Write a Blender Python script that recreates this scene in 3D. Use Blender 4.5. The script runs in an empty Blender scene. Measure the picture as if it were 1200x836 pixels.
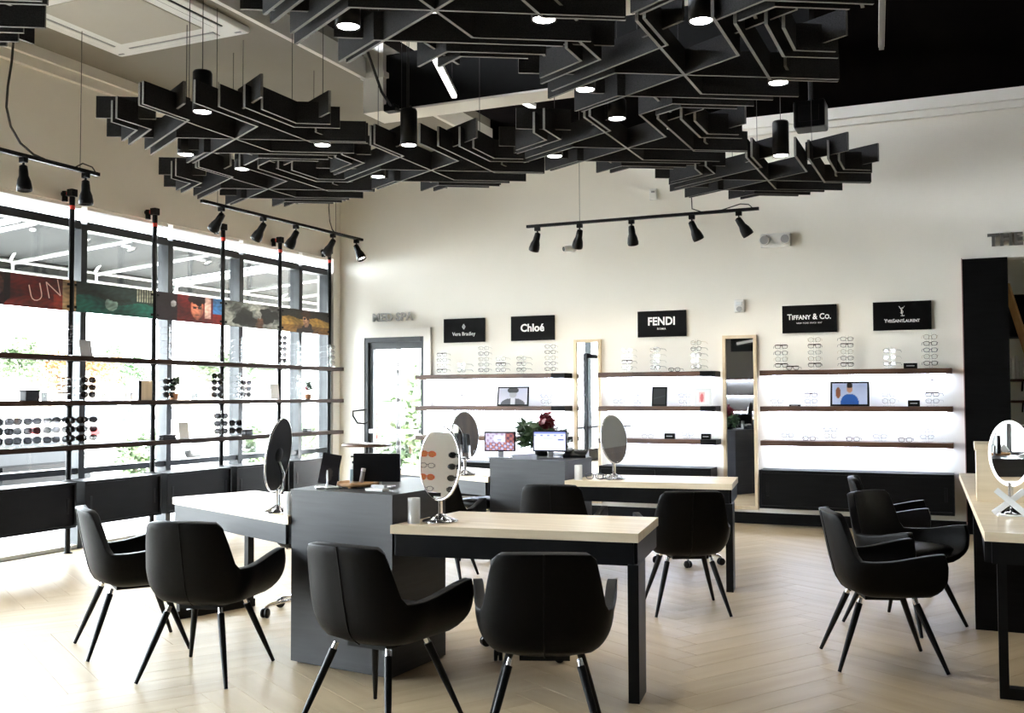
import bpy, bmesh, math, random
from mathutils import Vector, Matrix
random.seed(7)
C = bpy.context.scene.collection
PI = math.pi
R = math.radians

# ------------------------------------------------------------------ camera
scene = bpy.context.scene
CAM_H = 1.38
YAW, PITCH, ROLL, FPX = R(24.2), R(2.27), R(0.2), 1185.0
camd = bpy.data.cameras.new('camera')
cam = bpy.data.objects.new('camera', camd)
C.objects.link(cam)
camd.sensor_width = 36.0
camd.lens = 36.0 * FPX / 1200.0
camd.clip_end = 500
fw = Vector((-math.sin(YAW) * math.cos(PITCH), math.cos(YAW) * math.cos(PITCH), math.sin(PITCH)))
rt = Vector((math.cos(YAW), math.sin(YAW), 0))
up0 = rt.cross(fw)
rt2 = (rt * math.cos(ROLL) - up0 * math.sin(ROLL)).normalized()
up2 = rt2.cross(fw).normalized()
m3 = Matrix((rt2, up2, -fw)).transposed()
cam.matrix_world = Matrix.Translation((0, 0, CAM_H)) @ m3.to_4x4()
scene.camera = cam

# ------------------------------------------------------------------ world, sun, exposure
world = bpy.data.worlds.new('sky')
scene.world = world
world.use_nodes = True
wn = world.node_tree
wn.nodes.clear()
wo = wn.nodes.new('ShaderNodeOutputWorld')
bg = wn.nodes.new('ShaderNodeBackground')
sky = wn.nodes.new('ShaderNodeTexSky')
sky.sky_type = 'HOSEK_WILKIE'
sky.turbidity = 7.0
sky.ground_albedo = 0.5
sky.sun_direction = (0.55, -0.35, 0.76)
mixn = wn.nodes.new('ShaderNodeMixRGB')
mixn.inputs[0].default_value = 0.55
mixn.inputs[2].default_value = (0.95, 0.97, 1.0, 1)
wn.links.new(sky.outputs[0], mixn.inputs[1])
wn.links.new(mixn.outputs[0], bg.inputs[0])
bg.inputs[1].default_value = 5.0
wn.links.new(bg.outputs[0], wo.inputs[0])

sund = bpy.data.lights.new('sun', 'SUN')
sund.energy = 9.0
sund.angle = R(1.0)
sund.color = (1, 0.95, 0.88)
sun = bpy.data.objects.new('sun', sund)
C.objects.link(sun)
sun.rotation_euler = Vector((-0.55, 0.35, -0.76)).to_track_quat('-Z', 'Y').to_euler()

vs = scene.view_settings
vs.view_transform = 'Standard'
vs.look = 'None'
vs.gamma = 1.0
vs.use_curve_mapping = False
vs.exposure = 4.05
scene.cycles.max_bounces = 10
scene.cycles.diffuse_bounces = 5
scene.cycles.glossy_bounces = 5
scene.cycles.transparent_max_bounces = 16
scene.cycles.sample_clamp_indirect = 8.0
scene.cycles.caustics_reflective = False
scene.cycles.caustics_refractive = False
scene.cycles.use_denoising = True

# ------------------------------------------------------------------ pixel helpers (1200 x 836 photograph)
def ray(x, y):
    return fw + rt2 * ((x - 600) / FPX) - up2 * ((y - 418) / FPX)
def at_x(px, X):
    d = ray(*px); t = X / d.x
    return Vector((0, 0, CAM_H)) + d * t
def at_y(px, Y):
    d = ray(*px); t = Y / d.y
    return Vector((0, 0, CAM_H)) + d * t
def at_z(px, Z):
    d = ray(*px); t = (Z - CAM_H) / d.z
    return Vector((0, 0, CAM_H)) + d * t
def to_px(p):
    v = Vector(p) - Vector((0, 0, CAM_H)); d = v.dot(fw)
    if d < 0.05: return None
    return (600 + FPX * v.dot(rt2) / d, 418 - FPX * v.dot(up2) / d, d)

# ------------------------------------------------------------------ materials
MATS = {}
def srgb(c):
    return tuple((x / 12.92 if x <= 0.04045 else ((x + 0.055) / 1.055) ** 2.4) for x in c)
def principled(name, col, rough=0.5, metal=0.0, spec=0.5, emit=None, estr=0.0, alpha=1.0):
    m = bpy.data.materials.new(name); m.use_nodes = True
    b = m.node_tree.nodes['Principled BSDF']
    b.inputs['Base Color'].default_value = (*col, 1)
    b.inputs['Roughness'].default_value = rough
    b.inputs['Metallic'].default_value = metal
    b.inputs['Specular IOR Level'].default_value = spec
    if emit:
        b.inputs['Emission Color'].default_value = (*emit, 1)
        b.inputs['Emission Strength'].default_value = estr
    MATS[name] = m
    return m
def noisy(name, c1, c2, scale=(5, 5, 5), rough=0.5, metal=0.0, bump=0.0, detail=4, spec=0.5, coords='Object', bscale=None, tint=False):
    m = principled(name, c1, rough, metal, spec)
    nt = m.node_tree; b = nt.nodes['Principled BSDF']
    tc = nt.nodes.new('ShaderNodeTexCoord'); mp = nt.nodes.new('ShaderNodeMapping')
    mp.inputs['Scale'].default_value = scale
    nz = nt.nodes.new('ShaderNodeTexNoise'); nz.inputs['Scale'].default_value = 1.0
    nz.inputs['Detail'].default_value = detail
    nt.links.new(tc.outputs[coords], mp.inputs[0]); nt.links.new(mp.outputs[0], nz.inputs[0])
    rp = nt.nodes.new('ShaderNodeValToRGB')
    rp.color_ramp.elements[0].position = 0.3; rp.color_ramp.elements[1].position = 0.7
    rp.color_ramp.elements[0].color = (*c1, 1); rp.color_ramp.elements[1].color = (*c2, 1)
    nt.links.new(nz.outputs[0], rp.inputs[0])
    out = rp.outputs[0]
    if tint:
        oi = nt.nodes.new('ShaderNodeObjectInfo'); ge = nt.nodes.new('ShaderNodeNewGeometry')
        ad = nt.nodes.new('ShaderNodeMath'); ad.operation = 'ADD'
        nt.links.new(oi.outputs['Random'], ad.inputs[0]); nt.links.new(ge.outputs['Random Per Island'], ad.inputs[1])
        fr = nt.nodes.new('ShaderNodeMath'); fr.operation = 'FRACT'; nt.links.new(ad.outputs[0], fr.inputs[0])
        mr = nt.nodes.new('ShaderNodeMapRange'); mr.inputs[3].default_value = 0.95; mr.inputs[4].default_value = 1.03
        nt.links.new(fr.outputs[0], mr.inputs[0])
        hs = nt.nodes.new('ShaderNodeHueSaturation'); nt.links.new(mr.outputs[0], hs.inputs['Value'])
        nt.links.new(out, hs.inputs['Color']); out = hs.outputs[0]
        # shift the grain from plank to plank
        sc = nt.nodes.new('ShaderNodeVectorMath'); sc.operation = 'SCALE'; sc.inputs[0].default_value = (31, 17, 5)
        nt.links.new(ad.outputs[0], sc.inputs['Scale']); nt.links.new(sc.outputs[0], mp.inputs['Location'])
    nt.links.new(out, b.inputs['Base Color'])
    if bump:
        bp = nt.nodes.new('ShaderNodeBump'); bp.inputs['Strength'].default_value = bump
        bp.inputs['Distance'].default_value = 0.004
        src = nz
        if bscale:
            src = nt.nodes.new('ShaderNodeTexNoise'); src.inputs['Scale'].default_value = bscale
            src.inputs['Detail'].default_value = 5; nt.links.new(tc.outputs[coords], src.inputs[0])
        nt.links.new(src.outputs[0], bp.inputs['Height']); nt.links.new(bp.outputs[0], b.inputs['Normal'])
    return m
def thin_glass(name, tint, refl=1.0, base=0.04):
    m = bpy.data.materials.new(name); m.use_nodes = True; nt = m.node_tree; nt.nodes.clear()
    o = nt.nodes.new('ShaderNodeOutputMaterial'); tr = nt.nodes.new('ShaderNodeBsdfTransparent')
    gl = nt.nodes.new('ShaderNodeBsdfGlossy'); gl.inputs['Roughness'].default_value = 0.02
    tr.inputs[0].default_value = (*tint, 1)
    fr = nt.nodes.new('ShaderNodeLayerWeight'); fr.inputs[0].default_value = 0.25
    mu = nt.nodes.new('ShaderNodeMath'); mu.operation = 'MULTIPLY_ADD'; mu.inputs[1].default_value = 0.5 * refl; mu.inputs[2].default_value = base
    nt.links.new(fr.outputs['Fresnel'], mu.inputs[0])
    mx = nt.nodes.new('ShaderNodeMixShader')
    nt.links.new(mu.outputs[0], mx.inputs[0]); nt.links.new(tr.outputs[0], mx.inputs[1]); nt.links.new(gl.outputs[0], mx.inputs[2])
    nt.links.new(mx.outputs[0], o.inputs[0])
    MATS[name] = m
    return m
def print_mat(name, rough=0.4, emis=0.0):
    m = principled(name, (1, 1, 1), rough)
    nt = m.node_tree; b = nt.nodes['Principled BSDF']
    a = nt.nodes.new('ShaderNodeVertexColor'); a.layer_name = 'Col'
    nt.links.new(a.outputs[0], b.inputs['Base Color'])
    if emis:
        b.inputs['Base Color'].default_value = (0.02, 0.02, 0.02, 1)
        nt.links.remove(b.inputs['Base Color'].links[0])
        nt.links.new(a.outputs[0], b.inputs['Emission Color']); b.inputs['Emission Strength'].default_value = emis
    return m

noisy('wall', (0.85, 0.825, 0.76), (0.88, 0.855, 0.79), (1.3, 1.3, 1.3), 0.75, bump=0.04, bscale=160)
noisy('cream_shaded', (0.25, 0.23, 0.19), (0.27, 0.25, 0.21), (1.3, 1.3, 1.3), 0.8, bump=0.04, bscale=160)
noisy('taupe_light', (0.52, 0.49, 0.43), (0.55, 0.52, 0.46), (2, 2, 2), 0.7)
noisy('dark_bounce_cut', (0.11, 0.10, 0.085), (0.13, 0.12, 0.10), (1, 1, 1), 0.8)
noisy('trim_white', (0.82, 0.80, 0.75), (0.85, 0.83, 0.78), (3, 3, 3), 0.5)
noisy('black_deck', (0.0012, 0.001, 0.001), (0.003, 0.0024, 0.002), (3, 3, 3), 0.9, spec=0.0)
noisy('black_beam', (0.0015, 0.0015, 0.0015), (0.003, 0.003, 0.003), (3, 3, 3), 0.8, spec=0.15)
noisy('plank', (0.375, 0.29, 0.18), (0.45, 0.36, 0.235), (1.2, 11, 4), 0.42, bump=0.05, detail=6, spec=0.16, tint=True)
principled('joint', (0.36, 0.27, 0.17), 0.7)
noisy('alu_dark', (0.03, 0.034, 0.038), (0.042, 0.047, 0.05), (8, 8, 8), 0.4, 0.1, spec=0.35)
noisy('black_metal', (0.003, 0.003, 0.0035), (0.006, 0.006, 0.0065), (9, 9, 9), 0.4, 0.0, spec=0.18)
noisy('black_laminate', (0.0028, 0.0028, 0.003), (0.005, 0.005, 0.0053), (4, 4, 30), 0.45, spec=0.1)
noisy('grey_laminate', (0.019, 0.020, 0.023), (0.028, 0.0295, 0.033), (3, 3, 45), 0.45, bump=0.05, spec=0.35)
noisy('pale_oak', (0.66, 0.54, 0.37), (0.80, 0.68, 0.50), (2.0, 22, 22), 0.38, bump=0.03, detail=6)
noisy('walnut_dark', (0.012, 0.006, 0.004), (0.03, 0.016, 0.010), (24, 3, 24), 0.7, bump=0.05, detail=6, spec=0.08)
noisy('walnut', (0.035, 0.014, 0.007), (0.11, 0.05, 0.024), (3, 24, 24), 0.42, bump=0.05, detail=6)
noisy('ash_frame', (0.62, 0.50, 0.33), (0.74, 0.62, 0.44), (20, 20, 2), 0.5)
noisy('ladder_wood', (0.42, 0.22, 0.09), (0.56, 0.33, 0.15), (18, 18, 3), 0.5)
noisy('leather', (0.0013, 0.0012, 0.0014), (0.0024, 0.0022, 0.0025), (60, 60, 60), 0.42, bump=0.2, bscale=420, spec=0.11)
noisy('felt', (0.022, 0.022, 0.023), (0.040, 0.040, 0.042), (160, 160, 160), 0.95, bump=0.3, spec=0.1)
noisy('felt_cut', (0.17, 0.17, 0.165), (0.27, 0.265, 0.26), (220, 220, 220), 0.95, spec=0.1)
principled('chrome', (0.82, 0.82, 0.84), 0.12, 1.0)
principled('steel', (0.55, 0.55, 0.57), 0.28, 1.0)
principled('mirror', (0.90, 0.91, 0.91), 0.015, 1.0)
principled('white_plastic', (0.82, 0.82, 0.80), 0.4)
principled('white_enamel', (0.90, 0.90, 0.88), 0.35)
principled('grey_plastic', (0.35, 0.35, 0.36), 0.45)
principled('black_plastic', (0.002, 0.002, 0.0025), 0.32, spec=0.2)
principled('sign_black', (0.0012, 0.0012, 0.0014), 0.5, spec=0.1)
principled('letter_white', (0.9, 0.9, 0.9), 0.4)
principled('letter_shadowed', (0.42, 0.42, 0.41), 0.4)
principled('tail_red', (0.08, 0.004, 0.004), 0.3)
noisy('dark_wood', (0.02, 0.010, 0.005), (0.05, 0.025, 0.012), (14, 14, 2), 0.5)
principled('letter_steel', (0.20, 0.19, 0.18), 0.35, 0.7)
principled('cable', (0.03, 0.028, 0.026), 0.6)
principled('red_tape', (0.75, 0.05, 0.03), 0.4)
principled('lit_edge', (0.30, 0.17, 0.16), 0.5)
principled('lamp_lens', (0.9, 0.9, 0.9), 0.4, emit=(1, 0.97, 0.92), estr=4.0)
principled('track_lens', (0.9, 0.9, 0.9), 0.4, emit=(1, 0.93, 0.82), estr=1.2)
principled('strip_lens', (0.9, 0.9, 0.9), 0.4, emit=(1, 0.98, 0.95), estr=.35)
principled('led_strip', (0.9, 0.9, 0.9), 0.4, emit=(0.66, 0.76, 1.0), estr=5.0)
principled('ring_led', (0.9, 0.9, 0.9), 0.4, emit=(0.97, 0.98, 1.0), estr=.14)
thin_glass('glass', (0.93, 0.955, 0.95))
thin_glass('acrylic', (0.95, 0.97, 0.97), 1.0, 0.06)
thin_glass('lens_clear', (0.93, 0.94, 0.94), 0.8, 0.05)
thin_glass('lens_smoke', (0.02, 0.02, 0.022), 0.8, 0.05)
principled('acrylic_frost', (0.80, 0.82, 0.83), 0.25)
for n, c in dict(eye_black=(0.012, 0.012, 0.013), eye_brown=(0.025, 0.013, 0.008), eye_blue=(0.02, 0.03, 0.07)).items():
    principled(n, c, 0.25)
principled('eye_orange', (.7, .12, .03), .3)
thin_glass('lens_orange', (.8, .3, .12), .8, .05)
principled('eye_gold', (0.55, 0.40, 0.18), 0.25, 1.0)
principled('eye_silver', (0.35, 0.35, 0.36), 0.25, 1.0)
print_mat('print'); print_mat('screen', 0.2, 0.11)
noisy('asphalt', (0.20, 0.20, 0.205), (0.28, 0.28, 0.28), (2, 2, 2), 0.9, bump=0.1, bscale=60)
noisy('concrete', (0.55, 0.54, 0.51), (0.65, 0.64, 0.61), (1, 1, 1), 0.9)
noisy('canvas', (0.016, 0.018, 0.016), (0.022, 0.024, 0.022), (30, 30, 30), 0.9)
noisy('bark', (0.10, 0.07, 0.05), (0.2, 0.15, 0.11), (8, 8, 2), 0.9)
noisy('leaf_green', (0.022, 0.042, 0.014), (0.055, 0.085, 0.032), (3, 3, 3), 0.6)
noisy('leaf_dark', (0.012, 0.035, 0.012), (0.04, 0.09, 0.03), (9, 9, 9), 0.5)
noisy('leaf_orange', (0.11, 0.05, 0.012), (0.17, 0.085, 0.022), (3, 3, 3), 0.6)
principled('leaf_red', (0.16, 0.012, 0.02), 0.4)
principled('terracotta', (0.42, 0.20, 0.10), 0.7)
principled('red_kerb', (0.55, 0.16, 0.12), 0.7)
principled('house_wall', (0.16, 0.14, 0.12), 0.8)
principled('house_roof', (0.16, 0.13, 0.12), 0.8)
principled('tyre', (0.012, 0.012, 0.012), 0.8)
principled('car_glass', (0.002, 0.0025, 0.003), 0.1, spec=0.12)
for n, c in dict(car_silver=(0.0045, 0.0046, 0.005), car_white=(0.8, 0.8, 0.8), car_blue=(0.004, 0.008, 0.022), car_red=(0.05, 0.006, 0.005)).items():
    principled(n, c, 0.4, 0.0, 0.12)

# ------------------------------------------------------------------ mesh builder
class MB:
    def __init__(s):
        s.v = []; s.f = []; s.mi = []; s.sm = []
    def add(s, vs, fs, mi=0, smooth=False):
        o = len(s.v); s.v += [tuple(p) for p in vs]
        for f in fs:
            s.f.append([i + o for i in f]); s.mi.append(mi); s.sm.append(smooth)
        return s
    def box(s, x0, x1, y0, y1, z0, z1, mi=0):
        vs = [(x0, y0, z0), (x1, y0, z0), (x1, y1, z0), (x0, y1, z0), (x0, y0, z1), (x1, y0, z1), (x1, y1, z1), (x0, y1, z1)]
        return s.add(vs, [(0, 3, 2, 1), (4, 5, 6, 7), (0, 1, 5, 4), (1, 2, 6, 5), (2, 3, 7, 6), (3, 0, 4, 7)], mi)
    def rbox(s, x0, x1, y0, y1, z0, z1, b=0.006, mi=0):
        """box with all edges chamfered"""
        b = min(b, (x1 - x0) * .45, (y1 - y0) * .45, (z1 - z0) * .45)
        bm = bmesh.new(); bmesh.ops.create_cube(bm, size=1)
        for v in bm.verts:
            v.co = Vector(((x0 + x1) / 2 + v.co.x * (x1 - x0), (y0 + y1) / 2 + v.co.y * (y1 - y0), (z0 + z1) / 2 + v.co.z * (z1 - z0)))
        bmesh.ops.bevel(bm, geom=bm.edges[:], offset=b, segments=2, affect='EDGES', profile=0.6)
        return s.bm(bm, mi)
    def bm(s, bm, mi=0, smooth=False, mat=None):
        bm.verts.index_update()
        vs = [(mat @ v.co if mat else v.co) for v in bm.verts]
        s.add(vs, [[v.index for v in f.verts] for f in bm.faces], mi, smooth); bm.free()
        return s
    def prism(s, poly, z0, z1, mi=0):
        n = len(poly); a = sum(poly[i][0] * poly[(i + 1) % n][1] - poly[(i + 1) % n][0] * poly[i][1] for i in range(n))
        if a < 0: poly = poly[::-1]
        vs = [(x, y, z0) for x, y in poly] + [(x, y, z1) for x, y in poly]
        fs = [list(range(n))[::-1], list(range(n, 2 * n))] + [(i, (i + 1) % n, n + (i + 1) % n, n + i) for i in range(n)]
        return s.add(vs, fs, mi)
    def tube(s, pts, r, seg=8, mi=0, cap=True, closed=False):
        """round bar along a polyline; r is a number or one per point"""
        P = [Vector(p) for p in pts]; n = len(P)
        rr = r if isinstance(r, (list, tuple)) else [r] * n
        vs = []; prev = None
        for i in range(n):
            if closed: t = (P[(i + 1) % n] - P[i - 1]).normalized()
            else:
                a = P[i] - P[i - 1] if i else P[1] - P[0]; b2 = P[i + 1] - P[i] if i < n - 1 else a
                t = (a.normalized() + b2.normalized())
                t = t.normalized() if t.length > 1e-6 else a.normalized()
            if prev is None:
                q = Vector((0, 0, 1)) if abs(t.z) < 0.9 else Vector((1, 0, 0))
                u = t.cross(q).normalized()
            else:
                u = (prev - t * prev.dot(t)).normalized()
            prev = u; w = t.cross(u)
            for k in range(seg):
                a = 2 * PI * k / seg
                vs.append(P[i] + (u * math.cos(a) + w * math.sin(a)) * rr[i])
        fs = []
        for i in range(n if closed else n - 1):
            j = (i + 1) % n
            for k in range(seg):
                fs.append((i * seg + k, i * seg + (k + 1) % seg, j * seg + (k + 1) % seg, j * seg + k))
        s.add(vs, fs, mi, seg > 5)
        if cap and not closed:
            s.add(vs[:seg], [list(range(seg))[::-1]], mi); s.add(vs[-seg:], [list(range(seg))], mi)
        return s
    def bar(s, a, b, w, h, mi=0, up=(0, 0, 1)):
        """rectangular bar from a to b"""
        a = Vector(a); b = Vector(b); t = (b - a).normalized(); upv = Vector(up)
        if abs(t.dot(upv)) > 0.95: upv = Vector((0, 1, 0))
        u = t.cross(upv).normalized(); v = u.cross(t)
        vs = []
        for p in (a, b):
            for sx, sy in ((-1, -1), (1, -1), (1, 1), (-1, 1)): vs.append(p + u * (w / 2 * sx) + v * (h / 2 * sy))
        return s.add(vs, [(0, 1, 2, 3), (7, 6, 5, 4), (0, 4, 5, 1), (1, 5, 6, 2), (2, 6, 7, 3), (3, 7, 4, 0)], mi)
    def lathe(s, prof, seg=20, mi=0, mat=None, smooth=True):
        vs = []
        for r, z in prof:
            for k in range(seg):
                a = 2 * PI * k / seg; p = Vector((r * math.cos(a), r * math.sin(a), z))
                vs.append(mat @ p if mat else p)
        fs = [(i * seg + k, i * seg + (k + 1) % seg, (i + 1) * seg + (k + 1) % seg, (i + 1) * seg + k) for i in range(len(prof) - 1) for k in range(seg)]
        s.add(vs, fs, mi, smooth)
        if prof[0][0] > 1e-5: s.add(vs[:seg], [list(range(seg))[::-1]], mi)
        if prof[-1][0] > 1e-5: s.add(vs[-seg:], [list(range(seg))], mi)
        return s
    def mesh(s, name, mats):
        me = bpy.data.meshes.new(name)
        me.from_pydata([tuple(v) for v in s.v], [], s.f)
        for m in (mats if isinstance(mats, (list, tuple)) else [mats]):
            me.materials.append(MATS[m])
        me.polygons.foreach_set('material_index', s.mi)
        me.polygons.foreach_set('use_smooth', s.sm)
        me.update()
        return me
    def build(s, name, mats, parent=None, loc=None):
        return link(name, s.mesh(name, mats), parent, loc)
def link(name, me, parent=None, loc=None, rot=None):
    o = bpy.data.objects.new(name, me); C.objects.link(o)
    if parent: o.parent = parent
    if loc is not None: o.location = loc
    if rot is not None: o.rotation_euler = rot
    return o
def tag(o, label=None, cat=None, group=None, kind=None):
    if label: o['label'] = label
    if cat: o['category'] = cat
    if group: o['group'] = group
    if kind: o['kind'] = kind
    return o
def thing(name, label, cat, loc=(0, 0, 0), rz=0.0, group=None):
    o = bpy.data.objects.new(name, None); C.objects.link(o); o.empty_display_size = 0.1
    o.location = loc; o.rotation_euler = (0, 0, rz)
    return tag(o, label, cat, group)
def struct(o):
    o['kind'] = 'structure'; return o
def kids(o):
    return [c for c in bpy.data.objects if c.parent == o]
CH = {}
def dup(root, loc, rz=0.0, label=None, group=None, scale=None):
    def cp(o, par):
        c = o.copy(); C.objects.link(c); c.parent = par
        for ch in kids(o): cp(ch, c)
        return c
    r = cp(root, None); r.location = loc; r.rotation_euler = (0, 0, rz)
    if scale: r.scale = (scale,) * 3
    if label: r['label'] = label
    if group: r['group'] = group
    elif 'group' in r and label: del r['group']
    return r
def text_mesh(body, size, extrude=0.002, bold=0.0, space=1.0, shear=0.0, caps=None, xs=1.0):
    cu = bpy.data.curves.new('lettering', 'FONT'); cu.body = body; cu.size = size
    cu.align_x = 'CENTER'; cu.align_y = 'CENTER'; cu.extrude = extrude; cu.offset = bold
    cu.space_character = space; cu.shear = shear; cu.resolution_u = 3
    if caps:
        cu.small_caps_scale = caps
        for i, ch in enumerate(body):
            if ch.islower(): cu.body_format[i].use_small_caps = True
    o = bpy.data.objects.new('lettering', cu); C.objects.link(o)
    dg = bpy.context.evaluated_depsgraph_get(); me = bpy.data.meshes.new_from_object(o.evaluated_get(dg))
    bpy.data.objects.remove(o); bpy.data.curves.remove(cu)
    if xs != 1.0:
        for v in me.vertices: v.co.x *= xs
    return me
def text(body, size, mat, parent, loc, rot=(PI / 2, 0, 0), name='lettering', **k):
    me = text_mesh(body, size, **k); me.materials.clear(); me.materials.append(MATS[mat])
    return link(name, me, parent, loc, rot)
def picture(name, w, h, nx, ny, fn, mat, parent=None, loc=None, rot=None):
    """flat print: a fine grid in the XZ plane facing -Y, coloured per vertex by fn(u, v) in sRGB"""
    vs = []; cols = []
    for j in range(ny + 1):
        for i in range(nx + 1):
            u, v = i / nx, j / ny
            vs.append(((u - .5) * w, 0, (v - .5) * h)); cols.append(srgb(fn(u, v)))
    fs = [(j * (nx + 1) + i, j * (nx + 1) + i + 1, (j + 1) * (nx + 1) + i + 1, (j + 1) * (nx + 1) + i) for j in range(ny) for i in range(nx)]
    me = bpy.data.meshes.new(name); me.from_pydata(vs, [], fs); me.materials.append(MATS[mat])
    ca = me.color_attributes.new('Col', 'FLOAT_COLOR', 'POINT')
    for i, c in enumerate(cols): ca.data[i].color = (*c, 1)
    return link(name, me, parent, loc, rot)
def ell(u, v, cu, cv, ru, rv):
    return ((u - cu) / ru) ** 2 + ((v - cv) / rv) ** 2 < 1
def bake(o):
    """replace an object's mesh by its modified mesh"""
    dg = bpy.context.evaluated_depsgraph_get(); me = bpy.data.meshes.new_from_object(o.evaluated_get(dg))
    o.modifiers.clear(); o.data = me
    return o

# ================================================================== THE SETTING
XL, YB, XR, YR, ZC = -7.45, 11.1, 4.6, -3.8, 6.0

# floor: herringbone planks on a slab
fl = struct(MB().box(XL - .25, XR + .2, YR - .2, YB + 2.6, -.15, -.004).build('floor', 'joint'))
PW, PN, PANG = 0.17, 6, R(59)
ca, sa = math.cos(PANG), math.sin(PANG)
g = 0.0006
def plank_mesh(vert):
    L, W = (PW * PN) / 2 - g, PW / 2 - g
    m = MB()
    ch = 0.0008
    lo = [(-L, -W), (L, -W), (L, W), (-L, W)]
    hi = [(-L + ch, -W + ch), (L - ch, -W + ch), (L - ch, W - ch), (-L + ch, W - ch)]
    vs = [(x, y, -.004) for x, y in lo] + [(x, y, -ch) for x, y in lo] + [(x, y, 0) for x, y in hi]
    fs = []
    for b in (0, 4):
        fs += [(b + i, b + (i + 1) % 4, b + 4 + (i + 1) % 4, b + 4 + i) for i in range(4)]
    fs.append((8, 9, 10, 11))
    m.add(vs, fs)
    return m
pm = plank_mesh(False).mesh('plank', 'plank')
cand = []
for a in range(-140, 140):
    for b in range(-26, 26):
        for vert in (0, 1):
            x, y = a + b * PN, a - b * PN
            cx, cy = (x + PN / 2, y + .5) if not vert else (x + PN + .5, y + 1 - PN / 2)
            cx, cy = cx * PW, cy * PW
            wx, wy = cx * ca - cy * sa, cx * sa + cy * ca
            if XL - .5 < wx < XR + .5 and YR - .5 < wy < YB + .5: cand.append((wx, wy, vert))
def clipped(wx, wy, vert):
    ang = PANG + (PI / 2 if vert else 0); L = PW * PN / 2
    for s_ in (-1, 1):
        ex, ey = wx + s_ * L * math.cos(ang), wy + s_ * L * math.sin(ang)
        if not (XL + .02 < ex < XR - .05 and YR + .05 < ey < YB - .05): return True
    return False
seen = []; rest = []
for c in cand:
    p = to_px((c[0], c[1], 0))
    if p and -60 < p[0] < 1260 and p[1] < 900 and not clipped(*c): seen.append((p[2], c))
    elif not clipped(*c): rest.append(c)
seen.sort(key=lambda t: t[0])
for d, (wx, wy, vert) in seen[:290]:
    link('plank', pm, fl, (wx, wy, 0), (0, 0, PANG + (PI / 2 if vert else 0)))
m = MB()
pv = plank_mesh(False)
for wx, wy, vert in [c for d, c in seen[290:]] + rest:
    a = PANG + (PI / 2 if vert else 0); c_, s_ = math.cos(a), math.sin(a)
    m.add([(wx + x * c_ - y * s_, wy + x * s_ + y * c_, z) for x, y, z in pv.v], pv.f)
tag(m.build('plank_field', 'plank', fl), kind='stuff')
m = MB()   # cut planks along the edges, seen as one border
m.box(XL, XR, YR, YR + .35, -.0035, -.0012); m.box(XL, XR, YB - .55, YB, -.0035, -.0012); m.box(XL, XL + .55, YR + .35, YB - .55, -.0035, -.0012); m.box(XR - .4, XR, YR + .35, YB - .55, -.0035, -.0012)
m.box(.39, 3.0, YB, YB + 2.5, -.0035, -.0012)
tag(m.build('edge_planks', 'plank', fl), kind='stuff')

# ceiling: black deck, beige drop along the window side, black beam
struct(MB().box(XL - .25, XR + .2, YR - .2, YB + .2, ZC, ZC + .2).build('ceiling', 'black_deck'))
so = struct(MB().box(XL - .25, -5.27, YR, YB, 4.46, 4.78).build('ceiling_soffit', 'cream_shaded'))  # cream like the walls, its shade put into a darker colour
MB().box(-5.27, -5.225, YR, YB, 4.45, 4.52).box(-5.27, -5.24, YR, YB, 4.52, 4.66).build('cornice', 'trim_white', so)
MB().box(-5.27, -5.05, 8.24, 8.63, 4.12, 4.78).box(-5.29, -5.02, 8.21, 8.66, 4.45, 4.5).build('pier', 'wall', so)
bb = struct(MB().box(-5.27, -1.75, 8.6, YB, 5.05, 5.15).build('ceiling_bay', 'wall'))
bmz = struct(MB().box(-5.05, -1.1, 8.3, 8.6, 4.14, 4.68).build('trim_beam', 'black_beam'))
MB().box(-5.05, -1.1, 8.3, 8.6, 4.12, 4.14).build('soffit_plate', 'wall', bmz)
for i, (a, b, r) in enumerate([((-4.9, 8.9, 4.9), (-1.9, 9.0, 4.9), .02), ((-4.9, 9.7, 4.95), (-1.9, 9.6, 4.95), .015), ((-4.3, 8.7, 4.92), (-4.1, 10.9, 4.92), .018), ((-3.2, 8.7, 4.88), (-3.3, 10.9, 4.88), .014)]):
    MB().tube([a, b], r).build('sprinkler_pipe', 'cable', bb)

# walls
wl = struct(MB().box(XL - .25, XL, YR, YB, 3.17, 4.46).box(XL - .25, XL, 10.95, YB, 0, 3.17).box(XL - .25, XL, YR, -.9, 0, 3.17).build('wall_left', 'wall'))  # unseen near stretch closed in to cut light from the front
MB().box(XL, XL + .05, YR, YB, 4.28, 4.365).box(XL, XL + .09, YR, YB, 4.365, 4.46).build('cornice', 'trim_white', wl)
DX0, DX1, DZ = -7.06, -6.19, 2.14
OX0, OX1, OZ = .39, 1.9, 2.74
wb = struct(MB().box(XL, DX0, YB, YB + .2, 0, 4.42).box(DX0, DX1, YB, YB + .2, DZ, 4.42).box(DX1, OX0, YB, YB + .2, 0, 4.42)
            .box(OX0, OX1, YB, YB + .2, OZ, 4.42).box(OX1, XR, YB, YB + .2, 0, 4.42).build('wall_back', 'wall'))
MB().box(XL, XR, YB, YB + .2, 4.42, ZC).build('upper_wall', 'black_deck', wb)
MB().box(XL, XR, YB - .05, YB, 4.22, 4.29).box(XL, XR, YB - .09, YB, 4.29, 4.41).build('cornice', 'trim_white', wb)
struct(MB().box(XR, XR + .2, YR, YB, 0, ZC).build('wall_right', 'dark_bounce_cut'))  # unseen wall, colour darkened to cut bounced fill light
struct(MB().box(XL - .25, XR, YR - .2, YR, 0, ZC).build('wall_rear', 'dark_bounce_cut'))  # darkened as well, to keep fill off camera-facing sides
struct(MB().rbox(DX1 + .1, 0.0, YB - .022, YB, 0, .12, .004).build('baseboard_back', 'black_laminate'))

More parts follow.
